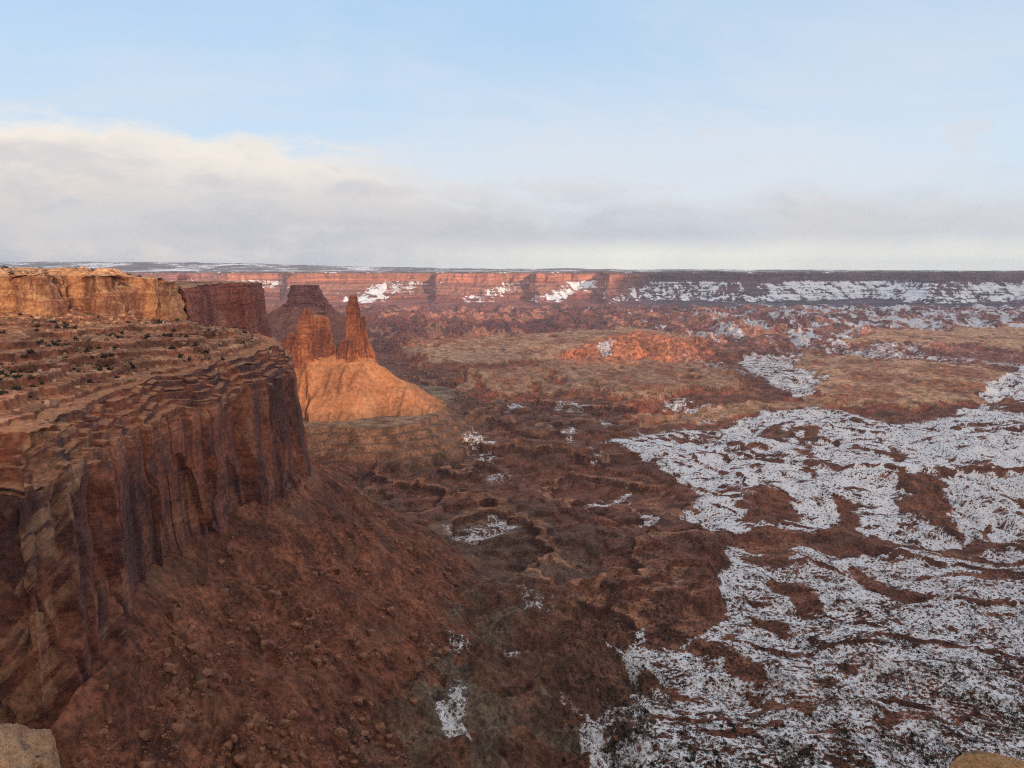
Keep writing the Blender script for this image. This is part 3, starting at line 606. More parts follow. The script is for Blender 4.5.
# ------------------------------------------------------------ cliffs as real sheets
def wall(name, line, ns, nv, ztop, zbase, mat, prof, flute=3.0, blk=4.0, cracks=10, inner=14.0, seed=0, colw=14.0, link=True, quiet=0, big=0, slab=0, arches=(), fine=0.6, calm=None):
    """line: (x,y,...) rim curve, land at its left-hand side when walking along; ztop/zbase: functions of (x,y)"""
    L, s = rand_smooth(np.array(line)[:, :2], ns)
    T = np.gradient(L, axis=0); T /= np.linalg.norm(T, axis=1)[:, None] + 1e-9
    N = np.stack([T[:, 1], -T[:, 0]], 1)          # outwards
    k = 9; Np = np.pad(N, ((k, k), (0, 0)), 'edge'); N = np.stack([np.convolve(Np[:, i], np.ones(2 * k + 1) / (2 * k + 1), 'valid') for i in (0, 1)], 1)
    N /= np.linalg.norm(N, axis=1)[:, None]
    zt = ztop(L[:, 0], L[:, 1], s); zb = zbase(L[:, 0], L[:, 1], s)
    v = np.linspace(0, 1, nv)[:, None]
    Z = zt[None] + (zb - zt)[None] * v; S = np.repeat(s[None], nv, 0)
    off = prof(v, S, Z)
    rg = np.random.default_rng(seed + 5)
    f = ridged(S / colw + seed * 3.1, Z / 260 + 0.3 * fbm(S / 60, Z / 60, 2, off=seed), 3, 0.5, off=seed + 50) - 0.8
    fm = 0.25 + 0.75 * sst(v, quiet, quiet + 0.08) if quiet else 1.0
    off = off + flute * f * np.ones_like(Z) * fm
    off = off + blk * fbm(S / 70, Z / 130, 3, off=seed + 51)
    if slab:
        for lev, (wd, amp, zw) in enumerate(((colw * 2.2, slab, 60), (colw * 0.7, slab * 0.28, 25))):
            bd = np.cumsum(rg.uniform(0.35, 1.9, int(s[-1] / wd * 1.3) + 4) * wd); Sw = S + fbm(Z / zw + lev, S / 200, 3, off=seed + 58) * wd * 0.28
            k = np.searchsorted(bd, Sw.ravel()).reshape(S.shape); kc_ = np.concatenate([[0], bd, [bd[-1] + wd]]); mid_ = 0.5 * (kc_[k] + kc_[np.minimum(k + 1, len(kc_) - 1)])
            brk = rg.uniform(0.15, 0.95, len(kc_) + 1)[k] + 0.04 * fbm(S / 8, Z / 8, 2, off=seed + 59); h1 = rg.normal(0, 0.6, len(kc_) + 1)[k]; h2 = rg.normal(0, 0.6, len(kc_) + 1)[k]; sl_ = rg.normal(0, 0.14, len(kc_) + 1)[k]
            q_ = amp * np.where(v < brk, h1, h2) + sl_ * (Sw - mid_)
            for ax, kk in ((1, 1), (0, 4)):
                q_ = np.mean([np.roll(q_, t_, ax) for t_ in range(-kk, kk + 1)], 0)
            if calm is not None: q_ = q_ * (calm(S) if lev else 0.55 + 0.45 * calm(S))
            off = off + fm * q_
    bed = per2(Z / 5.0 + 0.25 * fbm(S / 80, Z / 30, 3, off=seed + 55) + seed, np.zeros_like(Z) + S / 260)
    off = off + bed * np.where(v < 0.2, 1.0, fine * 0.6)
    off = off + fbm(S / 9, Z / 7, 4, off=seed + 52) * np.where(v < 0.2, 0.7, fine)
    # joint blocks: steps between neighbouring slabs
    cell = np.floor(S / (colw * 1.7) + 0.6 * fbm(S / 90, Z / 70, 2, off=seed + 53)); hsh = VAL[(cell.astype(int) * 37 + seed * 11) & 1023]
    lay = np.floor(Z / 38 + 0.5 * hsh); hs2 = VAL[(cell.astype(int) * 37 + lay.astype(int) * 101 + seed) & 1023]
    off = off + hs2 * flute * 0.75 * fm * (1 if calm is None else calm(S))
    off = off + big * fbm(S / 150, Z / 400, 2, off=seed + 57)
    for (c, zt_, w_, dp) in arches:
        q_ = ((S - c) / w_) ** 2; inside = sst(v, zt_ + 0.35 * q_ - 0.004, zt_ + 0.35 * q_ + 0.012) * (q_ < 1); off = off - dp * inside * (1 - sst(v, zt_ + .2, 1.1))
    for _ in range(cracks):
        c = rg.uniform(s[0], s[-1]); w_ = rg.uniform(0.7, 1.8); z1 = rg.uniform(0.0, 0.6); z2 = z1 + rg.uniform(0.25, 0.7); slant = rg.uniform(-16, 16)
        cc = c + (v - z1) * slant + per2(v * 9 + _, v * 0) * 2.5
        off = off - rg.uniform(4, 8) * np.exp(-((S - cc) / w_) ** 2) * sst(v, z1, z1 + .05) * (1 - sst(v, z2 - .06, z2))
    X = L[None, :, 0] + N[None, :, 0] * off; Yc = L[None, :, 1] + N[None, :, 1] * off
    SHADE.append((X[::3, ::3], Yc[::3, ::3], Z[::3, ::3], name))
    # curl the top inwards onto the bench
    nt_ = 8; tops = []
    for i in range(nt_, 0, -1):
        a = i / nt_; o2 = off[0] - inner * a
        tops.append(np.stack([L[:, 0] + N[:, 0] * o2, L[:, 1] + N[:, 1] * o2, zt - 0.5 * a + 1.2 * np.sin(a * 3.14) + fbm(s / 9, s * 0 + i * 0.7, 3, off=seed) * 1.3 - (3.5 if i == nt_ else 0)], 1))
    V = np.concatenate([np.stack(tops), np.stack([X, Yc, Z], -1)], 0)
    nr = V.shape[0]
    V = V.reshape(-1, 3)
    o = grid_mesh(name, V, nr, ns, mat, link=link, smooth=False)
    return o
# ---- lower cliff
Wl = np.array(W_line)
def ztop_W(x, y, s): 
    return -92 + 6 * sst(y, 600, 900) + fbm(s / 40, s * 0, 3, off=60) * 3.0
def zbase_W(x, y, s):
    d, zb = pline(x, y, W_line); return zb - 22
def prof_W(v, S, Z):
    # thin-bedded ledges stepping out at the top, sheer wall, slight flare at the foot
    t = np.clip(v / 0.17 + 0.10 * fbm(S / 70, v * 2, 3, off=64), 0, 1); steps = 3.6
    ce = np.floor(S / 13.0 + 0.7 * fbm(S / 30, S * 0, 3, off=65)).astype(int)
    k = t * steps + 0.8 * fbm(S / 110, S * 0, 4, off=61); k = k + 0.35 * VAL[(ce * 31 + np.floor(k).astype(int) * 7) & 1023]; fl = np.floor(k); fr = k - fl
    led = (fl + sst(fr, 0.8, 1.0)) / steps
    return -20 + 20 * np.clip(led, 0, 1.1) + 10 * np.clip(v - 0.24, 0, 1) ** 1.4
_L, _s = rand_smooth(np.array(W_line)[:, :2], 1500)
def s_at(px): 
    X_, Y_ = project(_L[:, 0], _L[:, 1], np.full(len(_L), -170.0)); k = np.argmin(np.where(np.arange(1500) < 1200, np.abs(X_ - px), 1e9)); return _s[k]
ARCH = [(s_at(172), 0.36, 34, 7.0), (s_at(40), 0.45, 30, 5.0), (s_at(232), 0.5, 16, 4.0), (s_at(105), 0.5, 20, 5)]
tag(wall('red_cliff', W_line, 1500, 380, ztop_W, zbase_W, M_wall, prof_W, flute=0.5, blk=3.5, cracks=34, inner=26, seed=1, colw=26, quiet=0.16, big=9, slab=4.6, arches=ARCH, fine=0.2, calm=lambda S: 0.12 + 0.88 * sst(S, s_at(165), s_at(235))), kind='structure')
# ---- upper golden cliff and promontory
iu = 11
def ztop_U(x, y, s):
    return -3 - 22 * sst(y, 950, 1250) - 8 * sst(-x, 520, 300) + fbm(s / 30, s * 0, 3, off=62) * 2.2 - 1
def zbase_U(x, y, s): return -66 - 0.045 * np.clip(y - 900, 0, 1200) - 48 * sst(y, 1100, 1350)
def prof_U(v, S, Z):
    k = v * 4 + 0.5 * fbm(S / 60, Z / 25, 3, off=63); fl = np.floor(k); fr = k - fl
    return -12 + 12 * (fl + sst(fr, 0.6, 1.0)) / 4 + 3 * v ** 2
def prof_P(v, S, Z): return -6 + 6 * sst(v, 0, .15) + 14 * v ** 1.6
tag(wall('golden_cliff', U_line[:iu], 900, 170, ztop_U, zbase_U, M_upper, prof_U, flute=1.0, blk=5.0, slab=2.6, cracks=20, inner=34, seed=2, colw=26), kind='structure')
tag(wall('red_promontory', U_line[iu - 1:], 620, 150, ztop_U, lambda x, y, s: zbase_U(x, y, s) - 14, M_prom, prof_P, flute=2.2, blk=5.0, slab=3.0, cracks=20, inner=30, seed=3, colw=20), kind='structure')

# ------------------------------------------------------------ tower formation
def column(prof, y, ratio=0.7, nang=150, flute=0.12, seed=0, hstep=2.0, rot=0.0, yo=0.0):
    """stack of rings; prof: list of (py, px_left, px_right) seen from the overlook at distance y"""
    pr = []
    for py, xl, xr in prof:
        a = P(xl, py, y=y); c = P(xr, py, y=y); pr.append((a[2], (a[0] + c[0]) / 2, (c[0] - a[0]) / 2))
    pr = np.array(sorted(pr)); zs = np.arange(pr[0, 0], pr[-1, 0] + 0.01, hstep)
    cx = np.interp(zs, pr[:, 0], pr[:, 1]); hw = np.interp(zs, pr[:, 0], pr[:, 2])
    th = np.linspace(0, 2 * np.pi, nang, endpoint=False)
    c, s = np.cos(th), np.sin(th); pw = 0.62
    ex = np.sign(c) * np.abs(c) ** pw; ey = np.sign(s) * np.abs(s) ** pw
    peri = th * np.mean(hw)
    TH, ZZ = np.meshgrid(th, zs); PE = np.meshgrid(peri, zs)[0]
    n = ridged(np.cos(TH) * 2.2 + seed, np.sin(TH) * 2.2 + ZZ / 420, 4, 0.6, off=seed + 70) - 0.85
    n = n + 0.5 * (ridged(TH * 2.4 + seed, ZZ / 160, 3, 0.6, off=seed + 71) - 0.8)
    n2_ = fbm3(np.cos(TH) * 1.6 + seed, np.sin(TH) * 1.6, ZZ / 26, 4)
    lay = per2(ZZ / 7 + seed, TH * 0 + seed) * 0.6
    rr = 1 + flute * n + flute * 0.8 * n2_ + flute * 0.35 * lay
    X = cx[:, None] + hw[:, None] * ex[None] * rr; Yy = y + yo + hw[:, None] * ratio * ey[None] * rr
    V = np.stack([X, Yy, ZZ], -1)
    # cap rings
    caps = []
    for f, dz_ in ((0.7, 1.2), (0.35, 1.8), (0.02, 2.0)):
        q = V[-1].copy(); m = q.mean(0); q = m + (q - m) * f; q[:, 2] = zs[-1] + dz_ + fbm(q[:, 0] / 9, q[:, 1] / 9, 2, off=seed); caps.append(q)
    V = np.concatenate([V, np.stack(caps)]); return V.reshape(-1, 3), V.shape[0], nang
def join_cols(cols):
    VV = []; QQ = []; o = 0
    for V, nr, nc in cols:
        i = np.arange(nr - 1)[:, None] * nc; j = np.arange(nc)[None]; j2 = (j + 1) % nc
        QQ.append(np.stack([i + j, i + j2, i + nc + j2, i + nc + j], -1).reshape(-1, 4) + o); VV.append(V); o += len(V)
    return np.concatenate(VV), np.concatenate(QQ)
DT = 1900.0
loc = P(340, 420, y=DT)
form = empty('rock_formation', (float(loc[0]), float(loc[1]), float(loc[2])), 'orange sunlit rock ridge with broad crag, slim spire and long rubble slope', 'rock formation')
def child(name, cols, mat, parent, attrs=None):
    V, q = cols if isinstance(cols, tuple) else join_cols(cols)
    V = V - np.array(parent.location)[None]
    return raw_mesh(name, V, q, mat, attrs, parent=parent, smooth=False)
child('broad_crag', [
    column([(368, 283, 300), (346, 284.5, 299), (337, 286, 296.5), (333, 288.5, 293.5)], DT, 0.8, seed=1, flute=.2),
    column([(372, 292, 320), (350, 294, 317), (336, 297, 314), (326, 299, 312), (317, 301.3, 310.6), (312, 302.5, 309.5), (309.4, 304, 308.4)], DT - 10, 0.7, seed=2, flute=.2),
    column([(374, 305, 332), (350, 307, 330.5), (330, 309, 329), (319, 311, 326.5), (315.5, 312.5, 321)], DT + 12, 0.8, seed=3, flute=.18),
    column([(360, 296, 306), (335, 297.5, 303), (326, 299, 302)], DT - 14, 0.9, seed=9, flute=.2),
    column([(372, 324, 342), (352, 325, 337), (344, 327, 334)], DT + 5, 0.9, seed=4, flute=.2),
    column([(372, 300, 312), (345, 303, 310), (338, 304, 308)], DT - 26, 0.9, seed=10, flute=.22),
], M_tower, form)
child('standing_spire', [
    column([(366, 343.5, 363), (345, 345, 361.5), (335, 346.3, 360.8), (320, 347, 360), (308, 347.4, 359.4), (304, 349, 358), (297, 350, 357), (294.6, 350.8, 355.6)], DT, 0.8, seed=5, flute=.16),
    column([(372, 357, 377), (353, 359, 373.5), (345, 360, 369.5), (334, 360.5, 366), (316, 362, 365.3)], DT + 4, 0.8, seed=6, flute=.2),
    column([(366, 335, 350), (347, 338.5, 349), (341, 341, 347)], DT - 4, 0.9, seed=7, flute=.2),
    column([(372, 346, 356), (352, 348, 354.5), (340, 349.5, 353)], DT - 20, 0.9, seed=8, flute=.2),
], M_tower, form)
# rubble slope under the towers
def slope_mesh(name, ridge, parent, x0, x1, y0, y1, step, tan_, mat, tintc, seed, zmin, floor=None, stepy=None):
    xs = np.arange(x0, x1, step); yy = np.arange(y0, y1, stepy or step); X, Y = np.meshgrid(xs, yy)
    d, zr = pline(X + fbm(X / 90, Y / 90, 3, off=seed) * 10, Y + fbm(X / 90, Y / 90, 3, off=seed + 1) * 10, ridge)
    Z = zr - tan_ * d + 0.00016 * d * d
    chu = ridged(X / 30 + 0.3 * fbm(X / 60, Y / 60, 2, off=seed), Y / 190, 4, 0.55, off=seed + 2) - 0.8
    Z = Z + chu * (6.5 if step < 5 else 9) * sst(d, 6, 60) + np.maximum(fbm(X / 13, Y / 13, 3, off=seed + 9) - 0.35, 0) * 6 * sst(d, 5, 30) + fbm(X / 22, Y / 22, 4, off=seed + 3) * 2.2 + fbm(X / 7, Y / 7, 2, off=seed + 4) * 0.8
    if zmin < -320 and step < 5: Z = Z - 1.2 * np.maximum(-316 + 4 * fbm(X / 50, Y / 50, 3, off=seed + 8) - Z, 0)
    keep = np.ones(Z.shape, bool)
    G = ground_z(X, Y)[0]
    keep = Z > G - 12
    k4 = keep[:-1, :-1] | keep[1:, :-1] | keep[:-1, 1:] | keep[1:, 1:]
    t = np.zeros(Z.shape + (3,)); t[:] = tintc[0]
    m = sst(fbm(X / 60, Y / 60, 4, off=seed + 6), 0.0, 0.6)[..., None]; t = t * (1 - m) + np.array(tintc[1]) * m
    m = (sst(-chu, -0.1, 0.45) * 0.45 * sst(d, 6, 60))[..., None]; t = t * (1 - m) + np.array(tintc[0]) * 0.62 * m
    m = sst(-(Z - zmin), -26 , 4)[..., None] * 0.75; t = t * (1 - m) + np.array(tintc[2]) * m
    V = np.stack([X, Y, Z], -1).reshape(-1, 3) - np.array(parent.location)[None]
    o = grid_mesh(name, V, Z.shape[0], Z.shape[1], mat, {'tint': t.reshape(-1, 3)}, keep=k4); o.parent = parent; return (X, Y, Z)
p1 = P(305, 352, y=DT); p2 = P(358, 352, y=DT); p3 = P(376, 358, y=DT - 10); p4 = P(398, 377, y=DT - 20); p0 = P(281, 372, y=DT - 30); pm = P(258, 334, y=1880)
ridge = [[pm[0], 1880, pm[2] + 4], [p0[0], p0[1], p0[2] + 6], [p1[0], p1[1], p1[2]], [(p1[0] + p2[0]) / 2, p2[1], p2[2] - 4], [p2[0], p2[1], p2[2]], [p3[0], p3[1], p3[2]], [p4[0], p4[1], p4[2]]]
SLOPE = slope_mesh('rubble_slope', ridge, form, -900, 20, 1450, 2350, 3.0, 0.66, M_talus, [(0.38, 0.155, 0.075), (0.44, 0.20, 0.105), (0.20, 0.10, 0.06)], 80, -321)

# ------------------------------------------------------------ far butte
DB = 4500.0
lb = P(305, 325, y=DB)
butte = empty('rock_butte', tuple(map(float, lb)), 'dark purple red flat-topped butte behind the orange towers', 'butte')
child('cliff_cap', [
    column([(312, 284, 332), (306, 288, 328), (300, 289.5, 324), (294, 290.5, 320.5), (288, 291.5, 318), (284.5, 292.5, 317)], DB, 0.8, seed=11, flute=.10, nang=260, hstep=3),
    column([(314, 278, 300), (308, 281, 292), (304, 284, 290)], DB, 0.9, seed=12, flute=.12),
], M_butte, butte)
rb = [[P(284, 305, y=DB)[0], DB, P(284, 305, y=DB)[2]], [P(300, 297, y=DB)[0], DB, P(300, 297, y=DB)[2]], [P(320, 298, y=DB)[0], DB, P(320, 298, y=DB)[2]], [P(341, 314, y=DB)[0], DB - 30, P(341, 314, y=DB)[2]]]
slope_mesh('rubble_apron', rb, butte, -1700, -500, 4050, 5000, 7.0, 0.62, M_talus, [(0.20, 0.075, 0.05), (0.24, 0.095, 0.06), (0.16, 0.07, 0.05)], 90, -330)

# ------------------------------------------------------------ distant mesas across the basin
def far_material():
    m, b = new_mat('distant_strata')
    g = b.n('ShaderNodeNewGeometry'); pos = g.outputs['Position']
    at_ = b.n('ShaderNodeAttribute', attribute_name='tint'); sn = b.n('ShaderNodeAttribute', attribute_name='snow')
    nA = b.noise(pos, 0.004, 7, 0.6); nB = b.noise(pos, 0.02, 6, 0.65); band = b.noise(pos, 0.02, 5, 0.6, 0.2, (0.06, 0.06, 2.2))
    k = b.math('MULTIPLY', b.ss(nB, 0.3, 0.7, 0.75, 1.25), b.ss(band, 0.38, 0.62, 0.72, 1.25))
    kc = b.n('ShaderNodeCombineXYZ'); [b.link(k, kc.inputs[i]) for i in range(3)]
    col = b.mix(1.0, at_.outputs[0], kc.outputs[0], 'MULTIPLY')
    sf = b.math('ADD', b.math('MULTIPLY', b.math('SUBTRACT', nA, 0.5), 0.8), b.math('MULTIPLY', b.math('SUBTRACT', nB, 0.5), 0.9))
    sf = b.math('ADD', sf, b.math('MULTIPLY', b.math('SUBTRACT', band, 0.5), 0.7)); sf = b.math('ADD', sf, sn.outputs['Fac'])
    sm = b.math('MULTIPLY', b.ss(sf, 0.45, 0.6), b.ss(sn.outputs['Fac'], 0.02, 0.1))
    col = b.mix(sm, col, SNOW)
    return finish(m, b, col, 0.92, [(nB, 14.0, 0.5)])
M_far = far_material()
def far_land(x, y):
    px = 512 + F * x / y
    # distance of the rim, by direction: noses reach towards the basin, bays cut back
    kp = np.array([(-700, 15500), (60, 15200), (150, 14800), (215, 14300), (232, 13000), (250, 12900), (284, 13300), (292, 11300), (330, 11350), (372, 11500), (392, 12300), (432, 12500), (440, 11500), (492, 11400), (506, 12200), (528, 12300), (536, 11300), (556, 11450), (572, 12300), (600, 12300), (606, 11200), (628, 11500), (652, 12300), (676, 12000), (700, 12100), (726, 11300), (745, 11500), (780, 12200), (820, 12300), (868, 12600), (900, 12000), (925, 10900), (960, 10900), (985, 11600), (1030, 11700), (1100, 11000), (1800, 11500)], float)
    rim = np.interp(px + fbm(x / 400, y / 400, 3, off=100) * 5, kp[:, 0], kp[:, 1])
    w_ = ridged(x / 700, y / 700, 4, off=101) - 0.9
    d = (y - rim) + w_ * 260 + fbm(x / 150, y / 150, 3, off=102) * 60
    floor = -430 + fbm(x / 600, y / 900, 4, off=103) * 16 + terrace((ridged(x / 500, y / 1100, 4, off=104) - 0.9) * 45, 20, .6) * 0.7
    pts = np.array([(-2600, -430), (-1500, -408), (-1050, -372), (-1000, -340), (-700, -300), (-660, -268), (-420, -228), (-90, -140), (-55, -128), (0, -28), (60, -20), (260, -12), (300, 2), (2000, 4), (6000, 6)], float)
    prof = np.interp(d, pts[:, 0], pts[:, 1])
    top = 15 * fbm(x / 1100, y / 2500, 3, off=105)
    z = np.where(d < -1000, np.maximum(prof, floor), prof + (floor + 430) * sst(-d, 300, 1200)) + top * sst(d, 0, 400)
    gull = (ridged(x / 130, y / 900, 3, off=106) - 0.8) * 22 * sst(-d, 60, 200) * (1 - sst(-d, 900, 1400)); z = z + gull
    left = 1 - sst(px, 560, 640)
    t = np.zeros(x.shape + (3,)); t[:] = (0.27, 0.10, 0.075); rt_ = sst(px, 590, 660)[..., None]; t = t * (1 - rt_) + np.array((0.12, 0.078, 0.09)) * rt_  # bluish tint towards the right stands in for haze and shade
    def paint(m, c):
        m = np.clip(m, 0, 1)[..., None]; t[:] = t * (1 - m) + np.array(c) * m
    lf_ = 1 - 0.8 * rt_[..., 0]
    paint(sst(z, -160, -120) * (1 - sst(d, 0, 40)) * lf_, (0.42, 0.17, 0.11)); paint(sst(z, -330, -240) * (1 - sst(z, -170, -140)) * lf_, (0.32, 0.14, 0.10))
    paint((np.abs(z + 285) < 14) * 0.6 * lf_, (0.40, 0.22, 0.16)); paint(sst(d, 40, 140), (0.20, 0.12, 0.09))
    paint(sst(d, 60, 300) * sst(fbm(x / 300, y / 1400, 4, off=107), 0, 0.4) * 0.7, (0.07, 0.07, 0.05))
    # snow keeps to slopes that turn away from the sun, and to the east part
    gyx = np.gradient(z, axis=1) / (np.gradient(x, axis=1) + 1e-6)
    shady = sst(gyx, 0.02, 0.28)
    bays = np.interp(px + (-d - 100) * 0.040 + fbm(x / 260, y / 260, 4, off=110) * 9, [225, 232, 286, 292, 376, 384, 436, 442, 498, 506, 530, 540, 560, 570, 602, 608, 640, 655, 720, 740, 775, 790, 905, 930, 965, 985], [.35, .62, .62, 0, 0, .62, .6, 0, 0, .5, .5, .05, .05, .62, .66, .08, .25, .58, .5, .1, .4, .64, .6, .12, .15, .6])
    slope = sst(-d, 50, 110) * (1 - sst(-d, 1000, 1700))
    bays = bays * 0.86 + 0.24 * fbm(x / 160, y / 420, 4, 0.6, off=111) * (bays > 0.1)
    sn = slope * np.maximum(bays, shady * (0.30 + 0.3 * sst(px, 560, 700)))
    sn = np.maximum(sn, sst(-d, 900, 1400) * sst(px, 600, 760) * (0.28 + 0.3 * fbm(x / 300, y / 900, 4, off=108)))
    sn = np.maximum(sn, sst(d, 30, 120) * (0.30 + 0.35 * fbm(x / 500, y / 2500, 4, off=109)))
    return z, t, sn
yf = np.concatenate([np.arange(9250, 14200, 20.0), np.geomspace(14200, 20000, 60)])
tf = np.linspace(-0.85, 0.85, 1150)
fx = yf[:, None] * tf[None]; fy = np.repeat(yf[:, None], len(tf), 1)
fz, ft, fs = far_land(fx, fy)
fz = fz - 3.0 * (1 - sst(fy, 9250, 9450)) * 2
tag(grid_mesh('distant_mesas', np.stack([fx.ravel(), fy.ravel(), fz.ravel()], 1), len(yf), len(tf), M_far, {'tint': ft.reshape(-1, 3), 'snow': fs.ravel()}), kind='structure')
# hills on the horizon
yh = np.linspace(19000, 27000, 60); th = np.linspace(-0.95, 0.95, 700)
hx = yh[:, None] * th[None]; hy = np.repeat(yh[:, None], len(th), 1)
hpx = 512 + F * hx / hy
hz = np.interp(hpx, [-300, 60, 120, 230, 330, 500, 560, 640, 700, 800, 935, 960, 1024, 1300], [300, 290, 290, 260, 170, 70, 95, 50, 70, 50, 25, 15, 30, 30]) 
hz = hz * sst(hy, 19500, 24500) * (1 - 0.5 * sst(hy, 25500, 27000)) + (ridged(hx / 1600, hy / 2600, 5, off=120) - 0.9) * 30 * sst(hy, 19500, 23000) + 4
ht = np.zeros(hx.shape + (3,)); ht[:] = (0.16, 0.13, 0.12); hs = 0.42 + 0.25 * fbm(hx / 1500, hy / 1500, 4, off=121)
tag(grid_mesh('distant_hills', np.stack([hx.ravel(), hy.ravel(), hz.ravel()], 1), len(yh), len(th), M_far, {'tint': ht.reshape(-1, 3), 'snow': hs.ravel()}), kind='structure')

# small far butte standing alone left of the mesas
DF = 9600.0
lf = P(184, 285, y=DF)
sb = empty('rock_butte', tuple(map(float, lf)), 'small pale pink butte alone in the haze far beyond the mesa edge', 'butte')
child('cliff_cap', [column([(279, 178, 189), (276, 179, 188), (274.6, 180, 186)], DF, 0.8, seed=14, flute=.1, hstep=4)], M_prom, sb)
rs = [[P(180, 278, y=DF)[0], DF, P(180, 278, y=DF)[2]], [P(187, 278, y=DF)[0], DF, P(187, 278, y=DF)[2]]]
slope_mesh('rubble_apron', rs, sb, lf[0] - 560, lf[0] + 560, DF - 500, DF + 500, 14.0, 0.62, M_talus, [(0.36, 0.15, 0.10), (0.30, 0.12, 0.08), (0.25, 0.10, 0.07)], 95, -600) if False else None
xs = np.arange(lf[0] - 500, lf[0] + 500, 12.0); yy = np.arange(DF - 500, DF + 500, 14.0); X_, Y_ = np.meshgrid(xs, yy)
d_, z_ = pline(X_, Y_, rs); Z_ = z_ - 0.6 * d_ + (ridged(X_ / 60, Y_ / 200, 3, off=96) - .8) * 10
tt = np.zeros(Z_.shape + (3,)); tt[:] = (0.36, 0.15, 0.10)
o_ = grid_mesh('rubble_apron', np.stack([X_, Y_, Z_], -1).reshape(-1, 3) - np.array(sb.location)[None], *Z_.shape, M_talus, {'tint': tt.reshape(-1, 3)}); o_.parent = sb

# ------------------------------------------------------------ the plateau underfoot
def plateau():
    xs = np.concatenate([-np.geomspace(2600, 40, 60), np.linspace(-38, 38, 180), np.geomspace(40, 2600, 60)])
    ys_ = np.concatenate([-np.geomspace(3500, 30, 60), np.linspace(-29, 119, 300)])
    X, Y = np.meshgrid(xs, ys_); z, t, s, reg, Wd, Ud = land(X, Y)
    Vv = np.stack([X.ravel(), Y.ravel(), z.ravel()], 1)
    tag(grid_mesh('plateau', Vv, len(ys_), len(xs), M_ground, {'tint': t.reshape(-1, 3), 'snow': (s * 0.6).ravel()}), kind='structure')
plateau()

# ------------------------------------------------------------ foreground rocks
def fg_rock_mat(name, c1, c2, c3):
    m, b = new_mat(name)
    tc = b.n('ShaderNodeTexCoord'); pos = tc.outputs['Object']
    a = b.noise(pos, 1.1, 6, 0.6); c = b.noise(pos, 5, 7, 0.65); e = b.noise(pos, 26, 5, 0.6); p = b.noise(pos, 3.0, 3, 0.5)
    col = b.mix(b.ss(a, 0.38, 0.62), c1, c2)
    col = b.mix(b.math('MULTIPLY', b.ss(c, 0.48, 0.64), 0.6), col, c3)
    col = b.mix(b.math('MULTIPLY', b.ss(p, 0.60, 0.68), 0.7), col, (0.16, 0.11, 0.09))
    k = b.ss(e, 0.3, 0.7, 0.8, 1.2); kc = b.n('ShaderNodeCombineXYZ'); [b.link(k, kc.inputs[i]) for i in range(3)]
    col = b.mix(1.0, col, kc.outputs[0], 'MULTIPLY')
    return finish(m, b, col, 0.85, [(c, 0.22, 1.0), (e, 0.03, 0.9)])
def blob_rock(name, centre, size, seed, mat, rotz=0):
    nu, nv = 200, 120
    u = np.linspace(0, 2 * np.pi, nu, endpoint=False); v = np.linspace(0.02, np.pi - 0.02, nv)
    U, Vv = np.meshgrid(u, v)
    n = np.stack([np.sin(Vv) * np.cos(U), np.sin(Vv) * np.sin(U), np.cos(Vv)], -1)
    sq = np.sign(n) * np.abs(n) ** 0.95
    r = 1 + 0.12 * fbm3(n[..., 0] * 1.4 + seed, n[..., 1] * 1.4, n[..., 2] * 1.4, 3) + 0.06 * fbm3(n[..., 0] * 5 + seed, n[..., 1] * 5, n[..., 2] * 7, 5) - 0.05 * np.exp(-(fbm3(n[..., 0] * 2.4 + seed, n[..., 1] * 2.4 + 3, n[..., 2] * 3.4, 3) / 0.05) ** 2)
    q = sq * r[..., None] * np.array(size)
    # weathered beds
    q[..., :2] *= (1 + 0.02 * per2(q[..., 2] * 4.0 / 1.0 + seed, q[..., 0] * .3))[..., None]
    o = grid_mesh(name, q.reshape(-1, 3), nv, nu, mat, closed=True)
    o.location = centre; o.rotation_euler = (0, 0, rotz); return o
M_fgL = fg_rock_mat('pale_sandstone', (0.46, 0.26, 0.155), (0.56, 0.35, 0.215), (0.28, 0.14, 0.08))
M_fgR = fg_rock_mat('tan_sandstone', (0.48, 0.26, 0.12), (0.56, 0.33, 0.165), (0.38, 0.19, 0.085))
q = P(-62, 862, y=6.2); tag(blob_rock('boulder', q, (1.02, 0.95, 0.98), 3.3, M_fgL, 0.5), 'pale weathered sandstone rock at the very edge of the overlook, lower left corner', 'rock')
q = P(1022, 806, y=8.0); tag(blob_rock('boulder', q, (0.66, 0.7, 0.36), 8.1, M_fgR, 0.2), 'rounded tan sandstone rock on the brink above the snowy flats, lower right corner', 'rock')

